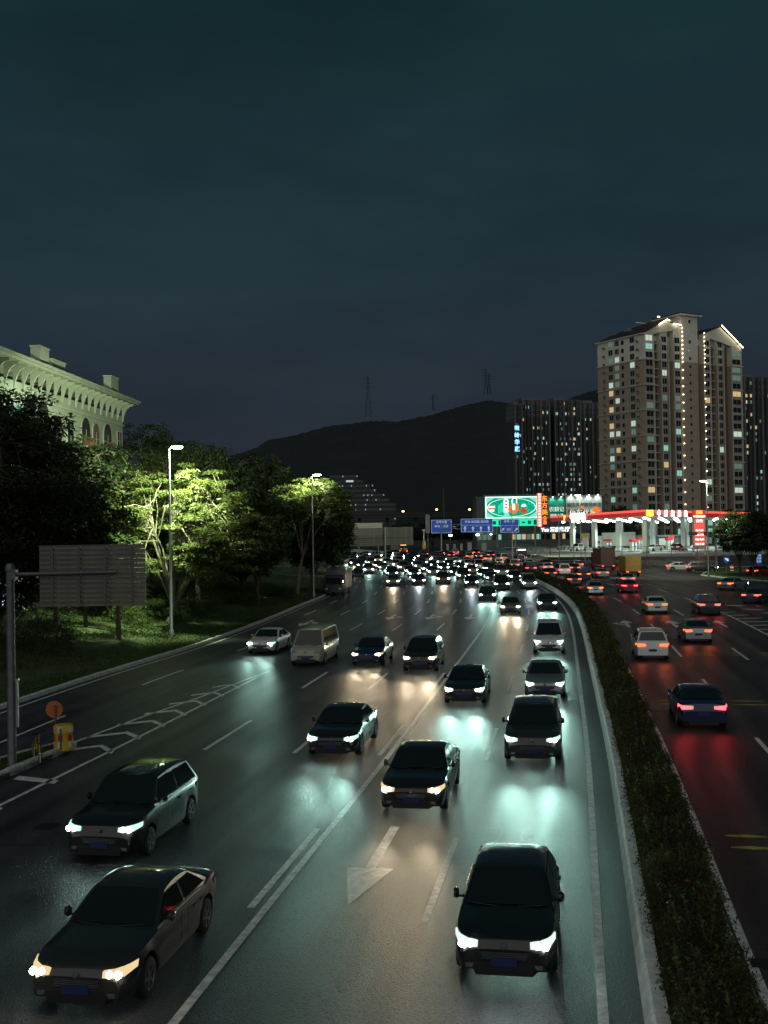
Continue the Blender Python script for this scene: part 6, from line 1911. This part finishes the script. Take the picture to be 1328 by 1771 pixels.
def zat(s_, t_, k): za, zb, zc = ZK['A'][k], ZK['B'][k], ZK['C'][k]; return za + (zc - za) * s_ + (zb - za) * t_
def wall_strip(b, p, q, zp, zq, m, out=0.):
    d = (q - p).normalized(); n = Vector((d.y, -d.x)) * out
    p, q = p + n, q + n
    b.poly([(p.x, p.y, zp[0]), (q.x, q.y, zq[0]), (q.x, q.y, zq[1]), (p.x, p.y, zp[1])], m)
pl = [(B0, 'B'), (A0, 'A'), (C0, 'C'), (D0, 'D')]
b = MB()
for q in range(4): wall_strip(b, pl[q][0], pl[(q + 1) % 4][0], ZK[pl[q][1]], ZK[pl[(q + 1) % 4][1]], M_RED_D)
b.poly([(v.x, v.y, ZK[k][1] - .05) for v, k in pl], M_CONC); b.build('fascia', FS)
b = MB(); b.poly([(v.x, v.y, ZK[k][0] + .02) for v, k in reversed(pl)], M_CEIL); b.build('ceiling', FS)
b = MB()
for (p, k), (q, l) in ((pl[0], pl[1]), (pl[1], pl[2])): wall_strip(b, p, q, (ZK[k][1] - .45, ZK[k][1]), (ZK[l][1] - .45, ZK[l][1]), M_RED_E, .05)
b.build('light_band', FS)
b = MB()
for (p, k), (q, l) in ((pl[0], pl[1]), (pl[1], pl[2])): wall_strip(b, p, q, (ZK[k][0] - .06, ZK[k][0] + .06), (ZK[l][0] - .06, ZK[l][0] + .06), M_TRIMP, .06)
b.build('edge_trim', FS)
dAC = (C0 - A0).normalized(); aAC = math.atan2(dAC.y, dAC.x)
dBA = (A0 - B0).normalized(); aBA = math.atan2(dBA.y, dBA.x)
def on_fascia(p, d, t, off=.2): q = p + d * t; n = Vector((d.y, -d.x)) * off; return (q.x + n.x, q.y + n.y)
M_LW = emit('letter_station', (.88, 1.0, .95), 3.2); M_LY = emit('letter_yellow', (1.0, .50, .06), 3.0)
LAC = (C0 - A0).length
x, y = on_fascia(A0, dAC, 2.6); lettering('P&B', M_LY, FS, (x, y, zat(.05, 0, 0) + .62), 1.75, aAC, .06, .05)
for q, ch in enumerate('中碧加油站'):
    x, y = on_fascia(A0, dAC, 6.6 + 3.1 * q); lettering(ch, M_LW, FS, (x, y, zat((6.6 + 3.1 * q) / LAC, 0, 0) + .62), 1.4, aAC, .06, .04)
x, y = on_fascia(B0, dBA, 9.0); lettering('P', M_LY, FS, (x, y, zat(0, .81, 0) + .62), 1.6, aBA, .06, .06)
x, y = on_fascia(B0, dBA, 16.5); lettering('中碧加油站', M_LW, FS, (x, y, zat(0, .66, 0) + .62), 1.7, aBA, .06, .05)
uA, uB = C0 - A0, B0 - A0
colm = MB(); colm.box((0, 0, (8.5 + ZS) / 2), (.95, .95, 8.5 - ZS), M_COL); colm.box((0, 0, 8.6), (.6, .6, .5), M_COL); colm.box((0, 0, ZS + .12), (1.25, 1.25, .24), M_CONC); colm = colm.mesh('column')
COLS = [(.10, .10), (.10, .36), (.10, .62), (.10, .88), (.42, .10), (.42, .40), (.42, .75), (.74, .10), (.74, .40), (.74, .75), (.95, .12)]
for s_, t_ in COLS:
    p = A0 + uA * s_ + uB * t_; o = link('column', colm, FS); o.location = (p.x, p.y, 0); o.rotation_euler = (0, 0, aAC)
dl = MB(); dl.lathe([(.30, .0), (.42, -.12), (.42, -.26), (.30, -.36), (0, -.40)], (0, 0, 0), emit('downlight', (.80, 1.0, .92), 12), 'z', 12); dl = dl.mesh('downlight')
for i_ in range(8):
    for j_ in range(8):
        p = A0 + uA * ((i_ + .5) / 8) + uB * ((j_ + .5) / 8)
        o = link('downlight', dl, FS); o.location = (p.x, p.y, zat((i_ + .5) / 8, (j_ + .5) / 8, 0) - .04)
for i_ in range(3):
    for j_ in range(3):
        p = A0 + uA * ((i_ + .5) / 3) + uB * ((j_ + .5) / 3)
        spot('downlight_beam', FS, (p.x, p.y, zat((i_ + .5) / 3, (j_ + .5) / 3, 0) - .7), (0, 0, -1), 3200, R_(150), (.80, 1.0, .90), .4, .5)
# pumps
def pump(label, p, rz):
    T = thing('fuel_pump', label, 'fuel pump', (p.x, p.y, ZS), rz, 'fuel pumps under the canopy')
    MB().box((0, 0, .12), (3.2, 1.3, .24), M_CONC).build('plinth', T)
    for sx_ in (-.7, .7):
        MB().box((sx_, 0, 1.2), (.8, .6, 1.95), M_COL).build('cabinet', T)
        MB().box((sx_, -.31, 1.55), (.55, .03, .5), emit('pump_screen', (.8, 1.0, .95), .9)).build('screen', T)
    MB().box((0, 0, 2.45), (2.6, .8, .5), M_RED_D).build('header', T)
    b = MB(); b.tube([(.28, -.3, 1.5), (.1, -.55, 1.0), (.1, -.5, .6), (-.2, -.32, 1.3)], .03, M_PLAST, 6); b.build('hose', T)
for k, (s_, t_) in enumerate(((.12, .24), (.12, .50), (.12, .76), (.43, .25), (.43, .55), (.75, .25), (.75, .58))):
    pump(('pump nearest the canopy corner', 'second pump along the left canopy side', 'pump at the far left end of the canopy', 'front pump of the middle island', 'rear pump of the middle island', 'front pump of the right island', 'rear pump of the right island')[k] + ' in the filling station', A0 + uA * s_ + uB * t_, aAC)
# cars and a white lorry in the station
for k, (s_, t_, kd, pt, lb) in enumerate(((.02, .70, 'suv', 'white', 'white sport utility car parked at the left end of the station'), (.05, .93, 'sedan', 'silver', 'silver sedan behind the station fence left of the columns'), (.27, .22, 'sedan', 'white', 'white sedan refuelling right of the corner columns'),
                                         (.36, .10, 'suv', 'black', 'black sport utility car in front of the middle pumps'), (.60, .15, 'hatch', 'white', 'white hatchback between the middle and right pumps'), (.85, .14, 'sedan', 'champagne', 'champagne sedan at the right pumps behind the price sign'), (.52, .32, 'sedan', 'graphite', 'grey sedan deep in the station'))):
    p = A0 + uA * s_ + uB * t_
    car(kd, lb, 'cars in the filling station', (p.x, p.y, ZS), aAC - math.pi / 2 + (.2 if k % 2 else 3.0), pt, 'off', 'orange' if k in (2, 3, 5) else 'off', 0, 1, False)
p = at(1064, 950, 262)
box_truck('white box lorry parked behind the station columns', (p.x, 262, ZS), R_(78), PAINT['white'], mat('lorry_white', (.55, .58, .55), .5, noise=(.6, .15)), 9.5, 2.4, 4.0)
# kiosk behind
K = thing('station_kiosk', 'low pale kiosk building at the back of the filling station', 'building', (72, 286, ZS), R_(30))
MB().box((0, 0, 1.3), (34, 5, 2.6), mat('kiosk_wall', (.10, .10, .105), .8)).build('wall', K)
MB().box((0, 0, 2.75), (35, 6, .3), mat('kiosk_roof', (.2, .2, .2), .8)).build('roof', K)
for q in range(8): MB().box((-14 + q * 4, -2.53, 1.3), (2.8, .06, 1.7), M_WLIT_D if q % 3 else M_WLIT_W).build('window', K)
# price pylon
p = ground(1210, 974)
S_ = p.y / FPX
PY = thing('price_sign', 'tall red and white fuel price sign on two posts', 'sign', (p.x, p.y, 0), R_(6))
zt_ = 92 * S_; wp = 23 * S_
for sx_ in (-1, 1): MB().box((sx_ * (wp / 2 - .1), 0, zt_ / 2), (.26, .3, zt_), M_TRIMP).build('post', PY)
MB().box((0, .05, zt_ * .62), (wp - .4, .25, zt_ * .70), M_TRIMP).build('back_panel', PY)
M_PR = emit('price_red', (1.0, .13, .11), .95); M_PRT = emit('price_white', (1.0, .86, .80), 2.0)
MB().box((0, -.12, zt_ * .925), (wp - .2, .2, zt_ * .15), emit('price_top', (.85, .06, .05), .8)).build('head_panel', PY)
MB().box((0, -.25, zt_ * .955), (wp * .5, .06, zt_ * .07), emit('price_yellow', (1.0, .45, .05), 1.4)).build('emblem', PY)
lettering('中碧加油站', M_PRT, PY, (0, -.26, zt_ * .875), wp * .19, 0, .03, .01)
for q, tx in enumerate(('自助', '', '0# 7.55', '92# 7.91', '95# 8.56', '98# 9.42')):
    z = zt_ * (.79 - .086 * q)
    MB().box((0, -.12, z), (wp - .55, .2, zt_ * .08), M_PR).build('price_panel', PY)
    if tx: lettering(tx, M_PRT, PY, (0, -.25, z), wp * (.19 if q else .26), 0, .03, .015)
# railing along the forecourt and the road
def railing(name, label, pts, z, h, step, m, bars=True):
    T = thing(name, label, 'fence')
    for q in range(len(pts) - 1):
        p, n_ = Vector(pts[q]), Vector(pts[q + 1]); L = (n_ - p).length; k = max(1, int(L / step)); d = (n_ - p) / k
        for z_ in ((z + h, z + .25) if bars else (z + h, z + h * .5)):
            MB().tube([(p.x, p.y, z_), (n_.x, n_.y, z_)], .04, m, 5).build('rail', T)
        for j in range(k + 1):
            c = p + d * j; MB().box((c.x, c.y, z + h / 2), (.09, .09, h), m).build('post', T)
        if bars:
            b = MB()
            for j in range(int(L / .28)):
                c = p + (n_ - p) * (j * .28 / L); b.box((c.x, c.y, z + h * .5), (.03, .03, h * .8), m)
            tag(b.build('bars', T), kind='stuff')
railing('road_railing', 'low pale bar fence along the road below the station', [(29.5, 300), (29.5, 205), (52, 191), (57, 189)], -.02, 1.15, 3., mat('fence_pale', (.40, .42, .42), .6))
railing('station_railing', 'dark post fence on the edge of the station forecourt', [(31, 260), (31, 206.5), (56, 197.5), (78, 206)], ZS - .05, 1.9, 4., M_GALV_D, False)
# posts, signals and small signs on the right
p = at(967, 958, 262)
T = thing('lamp_pole', 'plain grey pole rising in front of the station canopy end', 'pole', (p.x, 205, 0)); T.location.x = at(967, 958, 205).x
MB().tube([(0, 0, 0), (0, 0, at(967, 892, 205).z)], .11, M_GALV).build('pole', T); MB().box((0, -.1, .6), (.5, .4, 1.2), M_CONC).build('cabinet', T)
T = thing('notice_post', 'post with a yellow topped white notice board before the station', 'sign', (at(1012, 955, 200).x, 200, 0))
MB().tube([(0, 0, 0), (0, 0, at(1012, 920, 200).z)], .09, M_GALV).build('post', T)
MB().box((0, -.12, at(1012, 934, 200).z), (1.0, .12, 2.2), M_WHITE).build('board', T); MB().box((0, -.14, at(1012, 927, 200).z), (1.02, .14, .7), M_BARREL).build('header', T)
def signal(label, px, py, Y, xs, green, px_post):
    xp = at(px_post, 950, Y).x
    T = thing('traffic_signal', label, 'traffic light', (xp, Y, 0), 0, 'signals before the station')
    z = at(px, py, Y).z; xe = at(px, py, Y).x - xp
    MB().tube([(0, 0, 0), (0, 0, z + .4)], .13, M_GALV_D, 8).build('post', T)
    MB().tube([(0, 0, z + .1), (xe, 0, z)], .07, M_GALV, 6).build('arm', T)
    for k, dx in enumerate(xs):
        MB().box((xe + dx, -.12, z), (1.25, .3, .5), M_PLAST).build('housing', T)
        if green:
            b = MB(); b.lathe([(0, -.03), (.2, -.02), (.21, .02)], (xe + dx - .35, -.28, z), emit('signal_cyan', (.05, 1.0, .75), 7), 'y', 12); b.build('lens', T)
    return T, xe, z
T, xe, z = signal('signal arm with green lights and a countdown in the tree crowns', 1259, 918, 190, (0, 3.7), True, 1350)
lettering('12', emit('count_green', (.05, 1.0, .55), 4), T, (xe + 1.3, -.3, z), 1.5, 0, .03, .04)
signal('dark signal heads on a thin arm across the price sign', 1198, 923, 170, (0, 2.3), False, 1238)
for px, py, Y, kind, lb in ((1256, 968, 165, 'round', 'round blue mandatory sign on a thin post at the island'), (1312, 966, 168, 'rect', 'blue rectangular sign with white symbols between the island trees')):
    p = at(px, py, Y)
    T = thing('traffic_sign', lb, 'traffic sign', (p.x, Y, 0))
    MB().tube([(0, 0, 0), (0, 0, p.z + .5)], .05, M_GALV_D).build('post', T)
    b = MB()
    if kind == 'round': b.lathe([(0, -.02), (.45, -.02), (.46, .02), (0, .02)], (0, -.1, p.z), M_SBLUE, 'y', 20); b.build('disc', T); lettering('↰', M_SWHT, T, (0, -.14, p.z), .7, 0, .01, .02)
    else:
        b.box((0, -.1, p.z), (.85, .05, 1.5), M_SBLUE); b.build('panel', T)
        for q in range(3): lettering('公交', M_SWHT, T, (0, -.14, p.z + .45 - .45 * q), .36, 0, .01, .01)
p = ground(1240, 998)
b = MB(); b.tube([(0, 0, 0), (0, 0, 3.3)], .05, M_GALV_D); o = tag(b.build('sign_post'), 'thin bare dark post at the left tip of the tree island', 'post'); o.location = (p.x, p.y, .1)
p = ground(1266, 989)
T = thing('crash_barrel', 'small red and white striped marker by the zebra crossing', 'marker', (p.x, p.y, 0))
for q in range(4):
    b = MB(); b.lathe([(.3, .28 * q), (.3, .28 * q + .28)], (0, 0, 0), M_RED if q % 2 else M_WHITE, 'z', 12); b.build('band', T)
